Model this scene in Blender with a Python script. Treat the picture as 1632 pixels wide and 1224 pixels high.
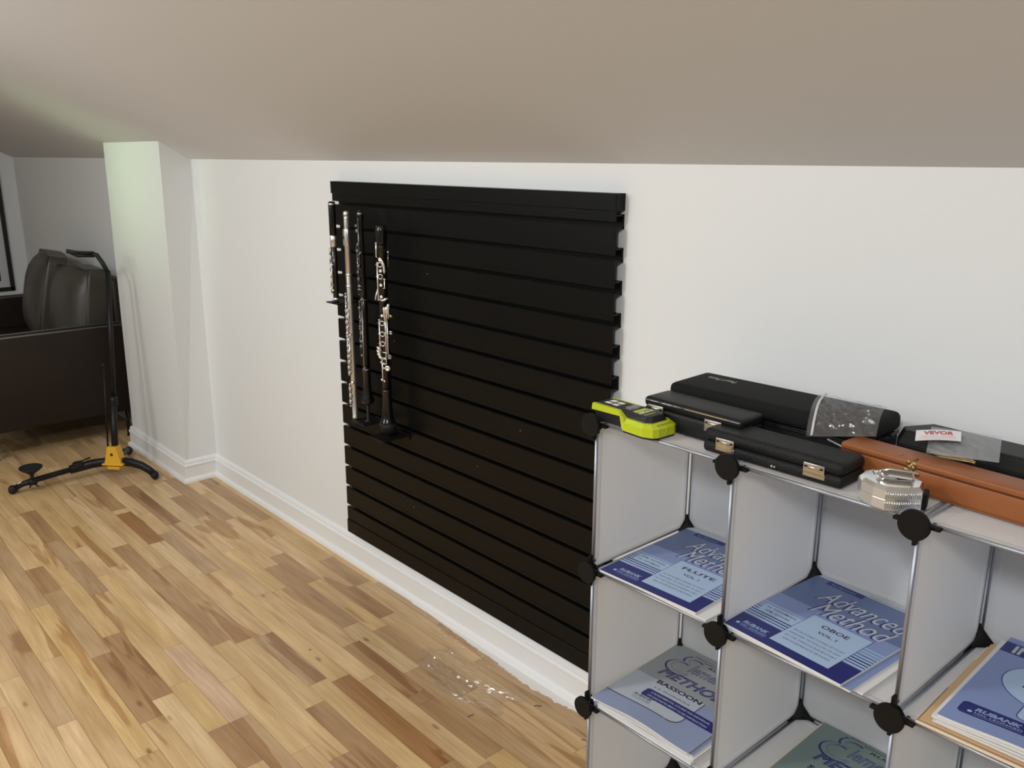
import bpy, bmesh, math, random
from mathutils import Matrix, Vector, Euler

for o in list(bpy.data.objects):
    bpy.data.objects.remove(o)
SC = bpy.context.scene
COL = SC.collection
PI = math.pi
R = math.radians

# ------------------------------------------------------------------ camera
CAM_F, CAM_D, CAM_H = 1379.8, 1.5085, 1.4327
YAW, PITCH, ROLL = 0.8403, 0.2574, 0.0025
cd = bpy.data.cameras.new('camera')
cam = bpy.data.objects.new('camera', cd)
COL.objects.link(cam)
cd.sensor_fit = 'HORIZONTAL'
cd.sensor_width = 36.0
cd.lens = CAM_F / 1632.0 * 36.0
cd.clip_start = 0.02
fw = Vector((-math.sin(YAW) * math.cos(PITCH), math.cos(YAW) * math.cos(PITCH), -math.sin(PITCH)))
rt = Vector((math.cos(YAW), math.sin(YAW), 0))
up = rt.cross(fw)
rt, up = math.cos(ROLL) * rt + math.sin(ROLL) * up, -math.sin(ROLL) * rt + math.cos(ROLL) * up
m = Matrix((rt, up, -fw)).transposed().to_4x4()
m.translation = Vector((0, -CAM_D, CAM_H))
cam.matrix_world = m
SC.camera = cam

# ------------------------------------------------------------------ light
SC.view_settings.view_transform = 'Standard'
SC.view_settings.look = 'None'
SC.view_settings.gamma = 1.0
SC.view_settings.use_curve_mapping = False
SC.view_settings.exposure = 0.32

w = bpy.data.worlds.new('world')
SC.world = w
w.use_nodes = True
w.node_tree.nodes['Background'].inputs[0].default_value = (0.8, 0.9, 1.0, 1)
w.node_tree.nodes['Background'].inputs[1].default_value = 0.3


def area(name, loc, target, sx, sy, power, col):
    l = bpy.data.lights.new(name, 'AREA')
    l.shape = 'RECTANGLE'
    l.size, l.size_y = sx, sy
    l.energy = power
    l.color = col
    o = bpy.data.objects.new(name, l)
    COL.objects.link(o)
    o.location = loc
    d = Vector(target) - Vector(loc)
    o.rotation_euler = d.to_track_quat('-Z', 'Y').to_euler()
    return o


# daylight from the windows of the unseen side of the attic, and the ceiling lamps
area('window_light', (-2.8, -3.2, 1.75), (-2.3, 0, 0.7), 1.1, 0.9, 17, (0.84, 0.95, 1.0))
gl = area('garden_window_light', (-4.25, -2.6, 1.45), (-4.08, -.14, 1.34), 0.5, 0.3, 0.32, (0.70, 1.0, 0.55))
gl.data.spread = R(26)
area('ceiling_lamp_light', (-2.0, -2.5, 2.28), (-2.0, -1.6, 0.0), 0.3, 0.3, 22, (1.0, 0.96, 0.90))
area('ceiling_lamp_light', (0.3, -2.6, 2.28), (-0.2, -1.2, 0.3), 0.3, 0.3, 26, (0.95, 0.98, 1.0))

pl = bpy.data.lights.new('ceiling_fill_light', 'POINT')  # unseen point light, added to brighten the ceiling at upper left
pl.energy = 7.0
pl.color = (1.0, 0.98, 0.94)
pl.shadow_soft_size = 0.1
po = bpy.data.objects.new('ceiling_fill_light', pl)
COL.objects.link(po)
po.location = (-3.3, -1.75, 1.72)


# ------------------------------------------------------------------ materials
def mat(name, col, rough=0.5, metal=0.0, spec=0.5, bump=0.0, bscale=200.0, var=0.0, vscale=8.0, coat=0.0):
    m = bpy.data.materials.new(name)
    m.use_nodes = True
    nt = m.node_tree
    b = nt.nodes['Principled BSDF']
    b.inputs['Base Color'].default_value = (*col, 1)
    b.inputs['Roughness'].default_value = rough
    b.inputs['Metallic'].default_value = metal
    b.inputs['Specular IOR Level'].default_value = spec
    b.inputs['Coat Weight'].default_value = coat
    tc = None
    if bump or var:
        tc = nt.nodes.new('ShaderNodeTexCoord')
    if var:
        n = nt.nodes.new('ShaderNodeTexNoise')
        n.inputs['Scale'].default_value = vscale
        n.inputs['Detail'].default_value = 4
        mx = nt.nodes.new('ShaderNodeMix')
        mx.data_type = 'RGBA'
        mx.inputs['A'].default_value = (*[c * (1 - var) for c in col], 1)
        mx.inputs['B'].default_value = (*[min(1, c * (1 + var)) for c in col], 1)
        nt.links.new(tc.outputs['Object'], n.inputs['Vector'])
        nt.links.new(n.outputs['Fac'], mx.inputs['Factor'])
        nt.links.new(mx.outputs['Result'], b.inputs['Base Color'])
    if bump:
        n = nt.nodes.new('ShaderNodeTexNoise')
        n.inputs['Scale'].default_value = bscale
        n.inputs['Detail'].default_value = 3
        bp = nt.nodes.new('ShaderNodeBump')
        bp.inputs['Strength'].default_value = bump
        bp.inputs['Distance'].default_value = 0.002
        nt.links.new(tc.outputs['Object'], n.inputs['Vector'])
        nt.links.new(n.outputs['Fac'], bp.inputs['Height'])
        nt.links.new(bp.outputs['Normal'], b.inputs['Normal'])
    return m


def film(name, fac, tint, white=0.0, rough=0.1, bscale=60, bstr=0.8):
    """thin clear plastic: see-through sheet with crinkled gloss"""
    m = bpy.data.materials.new(name)
    m.use_nodes = True
    nt = m.node_tree
    nt.nodes.remove(nt.nodes['Principled BSDF'])
    out = nt.nodes['Material Output']
    tr = nt.nodes.new('ShaderNodeBsdfTransparent')
    tr.inputs[0].default_value = (*tint, 1)
    gl = nt.nodes.new('ShaderNodeBsdfGlossy')
    gl.inputs['Roughness'].default_value = rough
    df = nt.nodes.new('ShaderNodeBsdfDiffuse')
    df.inputs[0].default_value = (0.8, 0.82, 0.84, 1)
    tc = nt.nodes.new('ShaderNodeTexCoord')
    n = nt.nodes.new('ShaderNodeTexNoise')
    n.inputs['Scale'].default_value = bscale
    n.inputs['Detail'].default_value = 2
    bp = nt.nodes.new('ShaderNodeBump')
    bp.inputs['Strength'].default_value = bstr
    bp.inputs['Distance'].default_value = 0.01
    nt.links.new(tc.outputs['Object'], n.inputs['Vector'])
    nt.links.new(n.outputs['Fac'], bp.inputs['Height'])
    nt.links.new(bp.outputs['Normal'], gl.inputs['Normal'])
    m1 = nt.nodes.new('ShaderNodeMixShader')
    m1.inputs[0].default_value = fac
    nt.links.new(tr.outputs[0], m1.inputs[1])
    nt.links.new(gl.outputs[0], m1.inputs[2])
    m2 = nt.nodes.new('ShaderNodeMixShader')
    m2.inputs[0].default_value = white
    nt.links.new(m1.outputs[0], m2.inputs[1])
    nt.links.new(df.outputs[0], m2.inputs[2])
    nt.links.new(m2.outputs[0], out.inputs[0])
    return m


def frosted(name):
    m = bpy.data.materials.new(name)
    m.use_nodes = True
    nt = m.node_tree
    b = nt.nodes['Principled BSDF']
    b.inputs['Base Color'].default_value = (0.93, 0.94, 0.96, 1)
    b.inputs['Roughness'].default_value = 0.38
    t = nt.nodes.new('ShaderNodeBsdfTranslucent')
    t.inputs[0].default_value = (0.97, 0.975, 0.98, 1)
    mx = nt.nodes.new('ShaderNodeMixShader')
    mx.inputs[0].default_value = 0.54
    nt.links.new(b.outputs[0], mx.inputs[1])
    nt.links.new(t.outputs[0], mx.inputs[2])
    nt.links.new(mx.outputs[0], nt.nodes['Material Output'].inputs[0])
    return m


def floor_mat():
    m = bpy.data.materials.new('birch_planks')
    m.use_nodes = True
    nt = m.node_tree
    N = nt.nodes.new
    L = nt.links.new
    b = nt.nodes['Principled BSDF']
    at = N('ShaderNodeAttribute'); at.attribute_name = 'plank'
    geo = N('ShaderNodeNewGeometry')
    at2 = N('ShaderNodeAttribute'); at2.attribute_name = 'seed'

    def math_(op, a, bb):
        n = N('ShaderNodeMath'); n.operation = op
        for i, v in enumerate((a, bb)):
            if isinstance(v, (int, float)): n.inputs[i].default_value = v
            else: L(v, n.inputs[i])
        return n.outputs[0]

    def coords(sx, sy, k):
        mp = N('ShaderNodeVectorMath'); mp.operation = 'MULTIPLY'
        L(geo.outputs['Position'], mp.inputs[0]); mp.inputs[1].default_value = (sx, sy, 1)
        ad = N('ShaderNodeVectorMath'); ad.operation = 'ADD'
        L(mp.outputs[0], ad.inputs[0])
        cb = N('ShaderNodeCombineXYZ')
        s = math_('MULTIPLY', at2.outputs['Fac'], k)
        L(s, cb.inputs[0]); L(s, cb.inputs[1]); L(s, cb.inputs[2])
        L(cb.outputs[0], ad.inputs[1])
        return ad.outputs[0]

    def noise(vec, sc, det=4, dist=0.0):
        n = N('ShaderNodeTexNoise'); n.inputs['Scale'].default_value = sc
        n.inputs['Detail'].default_value = det; n.inputs['Distortion'].default_value = dist
        L(vec, n.inputs['Vector']); return n.outputs['Fac']

    def ramp(f, pts):
        r = N('ShaderNodeValToRGB')
        while len(r.color_ramp.elements) < len(pts): r.color_ramp.elements.new(0.5)
        for e, (p, c) in zip(r.color_ramp.elements, pts):
            e.position = p; e.color = (c, c, c, 1)
        L(f, r.inputs[0]); return r.outputs[0]

    def mix(mode, fac, a, bb):
        x = N('ShaderNodeMix'); x.data_type = 'RGBA'; x.blend_type = mode
        if isinstance(fac, (int, float)): x.inputs['Factor'].default_value = fac
        else: L(fac, x.inputs['Factor'])
        for nm, v in (('A', a), ('B', bb)):
            if isinstance(v, tuple): x.inputs[nm].default_value = (*v, 1)
            else: L(v, x.inputs[nm])
        return x.outputs['Result']

    g = noise(coords(3.0, 60.0, 37.0), 1.6, 5, 0.6)          # fine grain
    c = mix('MULTIPLY', 1.0, at.outputs['Color'], mix('MIX', ramp(g, [(0.3, 0.0), (0.7, 1.0)]), (0.86, 0.80, 0.72), (1.07, 1.05, 1.02)))
    cl = noise(coords(1.0, 6.0, 11.0), 3.0, 3, 0.5)          # cloudy tone
    c = mix('MULTIPLY', 1.0, c, mix('MIX', ramp(cl, [(0.3, 0.0), (0.7, 1.0)]), (0.84, 0.77, 0.66), (1.10, 1.09, 1.06)))
    h = noise(coords(1.0, 11.0, 23.0), 1.3, 3, 0.5)          # heartwood tongues
    hm = ramp(h, [(0.605, 0.0), (0.64, 1.0)])
    c = mix('MIX', math_('MULTIPLY', hm, 0.72), c, mix('MULTIPLY', 1.0, c, (0.62, 0.47, 0.36)))
    k = N('ShaderNodeTexVoronoi'); k.inputs['Scale'].default_value = 1.0   # knots
    L(coords(3.3, 9.0, 5.0), k.inputs['Vector'])
    km = ramp(k.outputs['Distance'], [(0.02, 1.0), (0.075, 0.0)])
    c = mix('MIX', math_('MULTIPLY', km, 0.75), c, (0.17, 0.08, 0.03))
    L(c, b.inputs['Base Color'])
    b.inputs['Roughness'].default_value = 0.36
    b.inputs['Specular IOR Level'].default_value = 0.45
    return m


M = {}
M['wall'] = mat('wall_paint', (0.79, 0.81, 0.82), 0.6, bump=0.08, bscale=180)
M['ceil'] = mat('ceiling_paint', (0.68, 0.69, 0.71), 0.7, bump=0.06, bscale=150)
M['trim'] = mat('trim_paint', (0.84, 0.85, 0.86), 0.35)
M['floor'] = floor_mat()
M['seam'] = mat('plank_seam', (0.19, 0.12, 0.06), 0.8)
M['slat'] = mat('black_slat_plastic', (0.0030, 0.0031, 0.0029), 0.36, spec=0.2, var=0.15, vscale=4)
M['blackmetal'] = mat('black_powder_coat', (0.006, 0.006, 0.0065), 0.45, spec=0.3)
M['rubber'] = mat('black_rubber', (0.012, 0.013, 0.014), 0.62, spec=0.3)
M['conn'] = mat('connector_plastic', (0.006, 0.006, 0.006), 0.55, spec=0.2)
M['yellow'] = mat('yellow_plastic', (0.75, 0.42, 0.03), 0.45)
M['wood'] = mat('blackwood', (0.006, 0.0055, 0.0055), 0.2, coat=0.15)
M['silver'] = mat('silver_plate', (0.82, 0.80, 0.76), 0.24, 0.9)
M['nickel'] = mat('nickel_keys', (0.93, 0.91, 0.86), 0.3, 0.78)
M['dimnickel'] = mat('tarnished_keys', (0.33, 0.33, 0.34), 0.28, 1.0)
M['chrome'] = mat('chrome', (0.86, 0.87, 0.88), 0.10, 1.0)
M['satin'] = mat('satin_chrome', (0.62, 0.65, 0.68), 0.22, 0.55)
M['steel'] = mat('steel_wire', (0.40, 0.43, 0.49), 0.45, 0.8)
M['frost'] = frosted('frosted_sheet')
M['leather'] = mat('dark_brown_leather', (0.016, 0.0095, 0.007), 0.5, spec=0.3, bump=0.15, bscale=120, var=0.2)
M['cushion'] = mat('grey_brown_leather', (0.050, 0.045, 0.038), 0.42, bump=0.15, bscale=90, var=0.2)
M['piping'] = mat('worn_piping', (0.12, 0.11, 0.10), 0.5)
M['mirror_frame'] = mat('black_frame', (0.01, 0.01, 0.01), 0.4)
M['mat_board'] = mat('pale_mat_board', (0.62, 0.62, 0.66), 0.7)
M['art'] = mat('dark_print', (0.05, 0.05, 0.05), 0.5, var=0.5, vscale=10)
M['lime'] = mat('lime_plastic', (0.52, 0.62, 0.02), 0.4)
M['charcoal'] = mat('charcoal_plastic', (0.014, 0.014, 0.017), 0.5, spec=0.3)
M['decal'] = mat('white_decal', (0.85, 0.85, 0.83), 0.5)
M['greybtn'] = mat('grey_button', (0.20, 0.20, 0.20), 0.4)
M['vinyl'] = mat('black_vinyl', (0.007, 0.0075, 0.008), 0.46, spec=0.3, bump=0.25, bscale=500, var=0.15)
M['pebble'] = mat('black_pebbled_vinyl', (0.007, 0.008, 0.009), 0.48, spec=0.3, bump=0.8, bscale=420, var=0.2, vscale=60)
M['nylon'] = mat('black_nylon', (0.006, 0.0065, 0.007), 0.8, spec=0.25, bump=0.3, bscale=900)
M['stitch'] = mat('grey_stitching', (0.45, 0.45, 0.45), 0.7)
M['tan'] = mat('tan_leatherette', (0.30, 0.095, 0.024), 0.45, bump=0.2, bscale=400, var=0.12, vscale=25)
M['tandark'] = mat('tan_seam', (0.10, 0.03, 0.01), 0.6)
M['brass'] = mat('aged_brass', (0.36, 0.27, 0.12), 0.42, 1.0, bump=0.5, bscale=300, var=0.4, vscale=90)
M['latch'] = mat('nickel_latch', (0.58, 0.54, 0.47), 0.32, 1.0, var=0.25, vscale=150)
M['clearbag'] = film('clear_bag', 0.11, (0.95, 0.96, 0.97), 0.02, 0.07, 120, 0.3)
M['milkbag'] = film('milky_bag', 0.10, (0.92, 0.93, 0.95), 0.17, 0.08, 90, 0.4)
M['floorfilm'] = film('floor_film', 0.10, (0.985, 0.985, 0.985), 0.03, 0.10, 30, 0.15)
M['zip'] = mat('zip_strip', (0.62, 0.63, 0.63), 0.4)
M['label'] = mat('label_paper', (0.88, 0.86, 0.87), 0.6)
M['red'] = mat('red_print', (0.55, 0.06, 0.08), 0.6)
M['pink'] = mat('pink_print', (0.72, 0.34, 0.36), 0.6)
M['paper'] = mat('white_paper', (0.80, 0.80, 0.79), 0.7)
M['paperline'] = mat('page_edges', (0.62, 0.62, 0.61), 0.7)
M['navy'] = mat('navy_ink', (0.016, 0.022, 0.17), 0.4)
M['ink'] = mat('dark_ink', (0.012, 0.014, 0.05), 0.5)
M['mid'] = mat('slate_blue_ink', (0.135, 0.185, 0.36), 0.42)
M['mid2'] = mat('soft_blue_ink', (0.25, 0.325, 0.58), 0.45)
M['pale'] = mat('pale_blue_ink', (0.44, 0.58, 0.80), 0.45)
M['palest'] = mat('pale_grey_cover', (0.52, 0.57, 0.62), 0.45)
M['greycov'] = mat('grey_cover', (0.33, 0.35, 0.37), 0.45)
M['lightcov'] = mat('light_blue_grey_cover', (0.48, 0.53, 0.60), 0.45)
M['bandblue'] = mat('dusty_blue_cover', (0.28, 0.335, 0.51), 0.45)
M['greencov'] = mat('grey_green_cover', (0.20, 0.27, 0.26), 0.45)
M['manila'] = mat('manila_card', (0.72, 0.47, 0.25), 0.6)
M['manilaedge'] = mat('manila_edge', (0.80, 0.70, 0.55), 0.6)
M['crumb'] = mat('dark_crumb', (0.03, 0.02, 0.015), 0.8)
M['streak'] = mat('white_streak', (0.78, 0.76, 0.73), 0.45)


# ------------------------------------------------------------------ mesh builder
class MB:
    def __init__(s):
        s.v, s.f, s.mi, s.sm, s.mats = [], [], [], [], []

    def m(s, name):
        if name not in s.mats: s.mats.append(name)
        return s.mats.index(name)

    def add(s, vs, fs, mname, smooth=False, T=None):
        b = len(s.v); i = s.m(mname)
        for p in vs:
            p = Vector(p)
            if T is not None: p = T @ p
            s.v.append(p)
        for f in fs:
            s.f.append([b + k for k in f]); s.mi.append(i); s.sm.append(smooth)

    def bm(s, bm, mname, smooth=False, T=None):
        bm.verts.index_update()
        s.add([v.co.copy() for v in bm.verts], [[v.index for v in f.verts] for f in bm.faces], mname, smooth, T)
        bm.free()

    def box(s, a, b, mname, bev=0.0, seg=2, T=None, smooth=None):
        bm = bmesh.new()
        bmesh.ops.create_cube(bm, size=1)
        c = [(a[i] + b[i]) / 2 for i in range(3)]; d = [abs(b[i] - a[i]) for i in range(3)]
        for v in bm.verts: v.co = Vector((c[0] + v.co.x * d[0], c[1] + v.co.y * d[1], c[2] + v.co.z * d[2]))
        if bev:
            bmesh.ops.bevel(bm, geom=bm.edges[:], offset=min(bev, min(d) * 0.49), segments=seg, affect='EDGES', profile=0.5)
        s.bm(bm, mname, bool(bev) if smooth is None else smooth, T)

    def prism(s, pts, z0, z1, mname, T=None, bev=0.0, taper=None, smooth=False):
        """polygon in xy extruded in z (optionally another outline on top)"""
        n = len(pts); top = taper or pts
        bm = bmesh.new()
        lo = [bm.verts.new((p[0], p[1], z0)) for p in pts]
        hi = [bm.verts.new((p[0], p[1], z1)) for p in top]
        bm.faces.new(lo[::-1]); ft = bm.faces.new(hi)
        for i in range(n): bm.faces.new((lo[i], lo[(i + 1) % n], hi[(i + 1) % n], hi[i]))
        bmesh.ops.recalc_face_normals(bm, faces=bm.faces[:])
        if bev:
            bmesh.ops.bevel(bm, geom=list(ft.edges), offset=bev, segments=3, affect='EDGES', profile=0.5)
        s.bm(bm, mname, smooth, T)

    def lathe(s, prof, mname, n=24, T=None, smooth=True):
        """profile [(r,z)...] around z"""
        vs, fs = [], []
        for r, z in prof:
            for k in range(n):
                a = 2 * PI * k / n
                vs.append((r * math.cos(a), r * math.sin(a), z))
        for j in range(len(prof) - 1):
            for k in range(n):
                fs.append((j * n + k, j * n + (k + 1) % n, (j + 1) * n + (k + 1) % n, (j + 1) * n + k))
        fs.append(list(range(n))[::-1]); fs.append([(len(prof) - 1) * n + k for k in range(n)])
        s.add(vs, fs, mname, smooth, T)

    def tube(s, pts, r, mname, n=10, T=None, flat=None):
        """tube along a path; r is one radius or one per point; flat squashes the section"""
        pts = [Vector(p) for p in pts]
        rs = r if isinstance(r, (list, tuple)) else [r] * len(pts)
        vs, fs = [], []
        prev = None
        for i, p in enumerate(pts):
            if i == 0: t = pts[1] - p
            elif i == len(pts) - 1: t = p - pts[i - 1]
            else: t = (pts[i + 1] - p).normalized() + (p - pts[i - 1]).normalized()
            t.normalize()
            if prev is None:
                ref = Vector((0, 0, 1)) if abs(t.z) < 0.9 else Vector((0, 1, 0))
            else: ref = prev
            x = t.cross(ref)
            if x.length < 1e-6: x = t.cross(Vector((1, 0, 0)))
            x.normalize(); y = x.cross(t).normalized(); prev = y
            for k in range(n):
                a = 2 * PI * k / n
                vs.append(p + x * math.cos(a) * rs[i] + y * math.sin(a) * rs[i] * (flat or 1.0))
        for j in range(len(pts) - 1):
            for k in range(n):
                fs.append((j * n + k, j * n + (k + 1) % n, (j + 1) * n + (k + 1) % n, (j + 1) * n + k))
        fs.append(list(range(n))[::-1]); fs.append([(len(pts) - 1) * n + k for k in range(n)])
        s.add(vs, fs, mname, True, T)

    def torus(s, R_, r, mname, T=None, n=20, k=8):
        vs, fs = [], []
        for i in range(n):
            a = 2 * PI * i / n
            for j in range(k):
                b = 2 * PI * j / k
                vs.append(((R_ + r * math.cos(b)) * math.cos(a), (R_ + r * math.cos(b)) * math.sin(a), r * math.sin(b)))
        for i in range(n):
            for j in range(k):
                fs.append((i * k + j, ((i + 1) % n) * k + j, ((i + 1) % n) * k + (j + 1) % k, i * k + (j + 1) % k))
        s.add(vs, fs, mname, True, T)

    def ball(s, c, r, mname, T=None, sc=(1, 1, 1)):
        bm = bmesh.new()
        bmesh.ops.create_uvsphere(bm, u_segments=16, v_segments=10, radius=r)
        for v in bm.verts: v.co = Vector((v.co.x * sc[0] + c[0], v.co.y * sc[1] + c[1], v.co.z * sc[2] + c[2]))
        s.bm(bm, mname, True, T)

    def grid(s, f, nu, nv, mname, smooth=True, T=None):
        vs = [f(i / nu, j / nv) for j in range(nv + 1) for i in range(nu + 1)]
        fs = [(j * (nu + 1) + i, j * (nu + 1) + i + 1, (j + 1) * (nu + 1) + i + 1, (j + 1) * (nu + 1) + i) for j in range(nv) for i in range(nu)]
        s.add(vs, fs, mname, smooth, T)

    def rect(s, u0, v0, u1, v1, z, mname, n=6):
        s.grid(lambda a, b: (u0 + (u1 - u0) * a, v0 + (v1 - v0) * b, z), n, n, mname, False)

    def rrect(s, u0, v0, u1, v1, z, r, mname, corners='abcd', k=6):
        pts = []
        for nm, cx, cy, a0 in (('a', u1 - r, v1 - r, 0), ('b', u0 + r, v1 - r, 90), ('c', u0 + r, v0 + r, 180), ('d', u1 - r, v0 + r, 270)):
            if nm in corners:
                for i in range(k + 1):
                    a = R(a0 + 90 * i / k); pts.append((cx + r * math.cos(a), cy + r * math.sin(a), z))
            else:
                pts.append({'a': (u1, v1, z), 'b': (u0, v1, z), 'c': (u0, v0, z), 'd': (u1, v0, z)}[nm])
        c = (sum(p[0] for p in pts) / len(pts), sum(p[1] for p in pts) / len(pts), z)
        n = len(pts)
        s.add(pts + [c], [(i, (i + 1) % n, n) for i in range(n)], mname)

    def text(s, string, u, v, width, height, z, mname, shear=0.0, bold=0.0, outline=0.0, rise=0.0, T=None):
        """lettering laid in the xy plane: lower left corner u,v"""
        cu = bpy.data.curves.new('lettering', 'FONT')
        cu.body = string; cu.size = 1.0; cu.shear = shear; cu.resolution_u = 3
        cu.offset = bold
        if outline:
            cu.fill_mode = 'NONE'; cu.bevel_depth = outline; cu.bevel_resolution = 0
        ob = bpy.data.objects.new('lettering', cu)
        me = bpy.data.meshes.new_from_object(ob)
        bpy.data.objects.remove(ob)
        if len(me.vertices):
            xs = [p.co.x for p in me.vertices]; ys = [p.co.y for p in me.vertices]
            x0, x1, y0, y1 = min(xs), max(xs), min(ys), max(ys)
            sx, sy = width / (x1 - x0), height / (y1 - y0)
            vs = [(u + (p.co.x - x0) * sx, v + (p.co.y - y0) * sy + (p.co.x - x0) * sx * rise, z + (p.co.z * 0.002 if outline else 0)) for p in me.vertices]
            s.add(vs, [list(p.vertices) for p in me.polygons], mname, False, T)
        bpy.data.meshes.remove(me)
        bpy.data.curves.remove(cu)

    def ribbon(s, pts, w0, w1, z, mname, off=(0, 0)):
        """pen stroke, widest in the middle"""
        n = len(pts); vs = []
        for i, p in enumerate(pts):
            a, b = pts[max(0, i - 1)], pts[min(n - 1, i + 1)]
            t = Vector((b[0] - a[0], b[1] - a[1])); t.normalize()
            w_ = (w1 + (w0 - w1) * math.sin(PI * (i + .5) / n)) / 2
            vs += [(p[0] + off[0] - t.y * w_, p[1] + off[1] + t.x * w_, z), (p[0] + off[0] + t.y * w_, p[1] + off[1] - t.x * w_, z)]
        s.add(vs, [(2 * i, 2 * i + 1, 2 * i + 3, 2 * i + 2) for i in range(n - 1)], mname)

    def warp(s, fn):
        s.v = [Vector(fn(p)) for p in s.v]

    def cut(s, nx, ny, w, h):
        """slice every face along a grid so that sheets can be bent"""
        bm = bmesh.new()
        vv = [bm.verts.new(p) for p in s.v]
        for f, mi, sm in zip(s.f, s.mi, s.sm):
            try:
                q = bm.faces.new([vv[k] for k in f])
                q.material_index = mi; q.smooth = sm
            except ValueError: pass
        for n_, L, ax in ((nx, w, Vector((1, 0, 0))), (ny, h, Vector((0, 1, 0)))):
            for i in range(1, n_):
                bmesh.ops.bisect_plane(bm, geom=bm.verts[:] + bm.edges[:] + bm.faces[:], plane_co=ax * (L * i / n_), plane_no=ax)
        bm.verts.index_update()
        s.v = [v.co.copy() for v in bm.verts]
        s.f = [[v.index for v in f.verts] for f in bm.faces]
        s.mi = [f.material_index for f in bm.faces]; s.sm = [f.smooth for f in bm.faces]
        bm.free()

    def mesh(s, name):
        me = bpy.data.meshes.new(name)
        me.from_pydata([tuple(p) for p in s.v], [], s.f)
        for n in s.mats: me.materials.append(M[n])
        me.polygons.foreach_set('material_index', s.mi)
        me.polygons.foreach_set('use_smooth', s.sm)
        me.update()
        return me

    def build(s, name, parent=None, loc=(0, 0, 0), rot=(0, 0, 0), label=None):
        o = bpy.data.objects.new(name, s.mesh(name))
        COL.objects.link(o)
        o.location = loc; o.rotation_euler = rot
        if parent is not None: o.parent = parent
        if label: o['label'] = label
        return o


def tag(o, label, cat, group=None):
    o['label'] = label; o['category'] = cat
    if group: o['group'] = group
    return o


def thing(name, label, cat, loc=(0, 0, 0), rz=0.0, group=None, rot=None):
    o = bpy.data.objects.new(name, None)
    COL.objects.link(o)
    o.empty_display_size = 0.05
    o.location = loc; o.rotation_euler = rot or (0, 0, rz)
    return tag(o, label, cat, group)


def struct(o):
    o['kind'] = 'structure'
    return o


def Tr(x=0, y=0, z=0): return Matrix.Translation((x, y, z))
def Rx(a): return Matrix.Rotation(a, 4, 'X')
def Ry(a): return Matrix.Rotation(a, 4, 'Y')
def Rz(a): return Matrix.Rotation(a, 4, 'Z')


# ------------------------------------------------------------------ the room
XL, XR, YB = -6.72, 3.0, -5.2
WT, SL = 1.417, 0.495
FLAT = 1.95                                   # ceiling turns flat this far from the knee wall
ZF = WT + SL * FLAT
rnd = random.Random(4)

mb = MB(); mb.box((XL - .1, 0, -.05), (XR + .1, .1, WT + .15), 'wall'); struct(mb.build('wall_back'))
mb = MB(); mb.box((XL - .1, YB - .1, -.05), (XR + .1, YB, WT + .15), 'wall'); struct(mb.build('wall_front'))
prof = [(0, -.05), (0, WT), (-FLAT, ZF), (YB + FLAT, ZF), (YB, WT), (YB, -.05)]
for nm, x0 in (('wall_left', XL - .1), ('wall_right', XR)):
    mb = MB()
    mb.prism(prof, 0, .1, 'wall', T=Matrix(((0, 0, 1, x0), (1, 0, 0, 0), (0, 1, 0, 0), (0, 0, 0, 1))))
    struct(mb.build(nm))
mb = MB()
cp = [(0.1, WT - .1 * SL), (-FLAT, ZF), (YB + FLAT, ZF), (YB - .1, WT - .1 * SL), (YB - .1, WT - .1 * SL + .1), (YB + FLAT, ZF + .1), (-FLAT, ZF + .1), (0.1, WT - .1 * SL + .1)]
mb.prism(cp, XL - .1, XR + .1, 'ceil', T=Matrix(((0, 0, 1, 0), (1, 0, 0, 0), (0, 1, 0, 0), (0, 0, 0, 1))))
struct(mb.build('ceiling'))

# boxed-out pillar
CX1, CX2, CD = -4.4145, -3.7268, 0.1435
mb = MB()
lean = 0.045
zt = WT + SL * CD + .03
vs = [(CX1, -CD, 0), (CX2, -CD, 0), (CX2, .02, 0), (CX1, .02, 0), (CX1 + lean, -CD, zt), (CX2 + lean, -CD, zt), (CX2, .02, zt), (CX1, .02, zt)]
mb.add(vs, [(0, 1, 5, 4), (1, 2, 6, 5), (2, 3, 7, 6), (3, 0, 4, 7), (4, 5, 6, 7), (3, 2, 1, 0)], 'wall')
struct(mb.build('wall_pillar'))

# baseboards: profile runs out from the wall (d) and up (z)
bprof = [(0, 0), (.024, 0), (.0235, .008), (.020, .016), (.014, .020), (.0125, .021), (.0125, .070), (.0155, .073), (.0155, .080), (.009, .085), (.011, .090), (.008, .098), (.003, .103), (0, .103)]


def baseboard(name, path):
    """path: list of (x, y, outward normal) mitred corner points"""
    mb = MB(); n = len(bprof)
    vs = []
    for (x, y, nx, ny) in path:
        for d, z in bprof: vs.append((x + nx * d, y + ny * d, z))
    fs = []
    for j in range(len(path) - 1):
        for k in range(n - 1): fs.append((j * n + k, j * n + k + 1, (j + 1) * n + k + 1, (j + 1) * n + k))
    fs.append(list(range(n))); fs.append([(len(path) - 1) * n + k for k in range(n)][::-1])
    mb.add(vs, fs, 'trim')
    return struct(mb.build(name))


baseboard('baseboard_back', [(XR, 0, 0, -1), (CX2, 0, 1, -1)])
baseboard('baseboard_pillar', [(CX2, 0, 1, -1), (CX2, -CD, 1, -1), (CX1, -CD, -1, -1), (CX1, 0, -1, -1)])
baseboard('baseboard_alcove', [(CX1, 0, -1, -1), (XL, 0, 1, -1)])
baseboard('baseboard_left', [(XL, 0, 1, -1), (XL, YB, 1, 1)])

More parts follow.
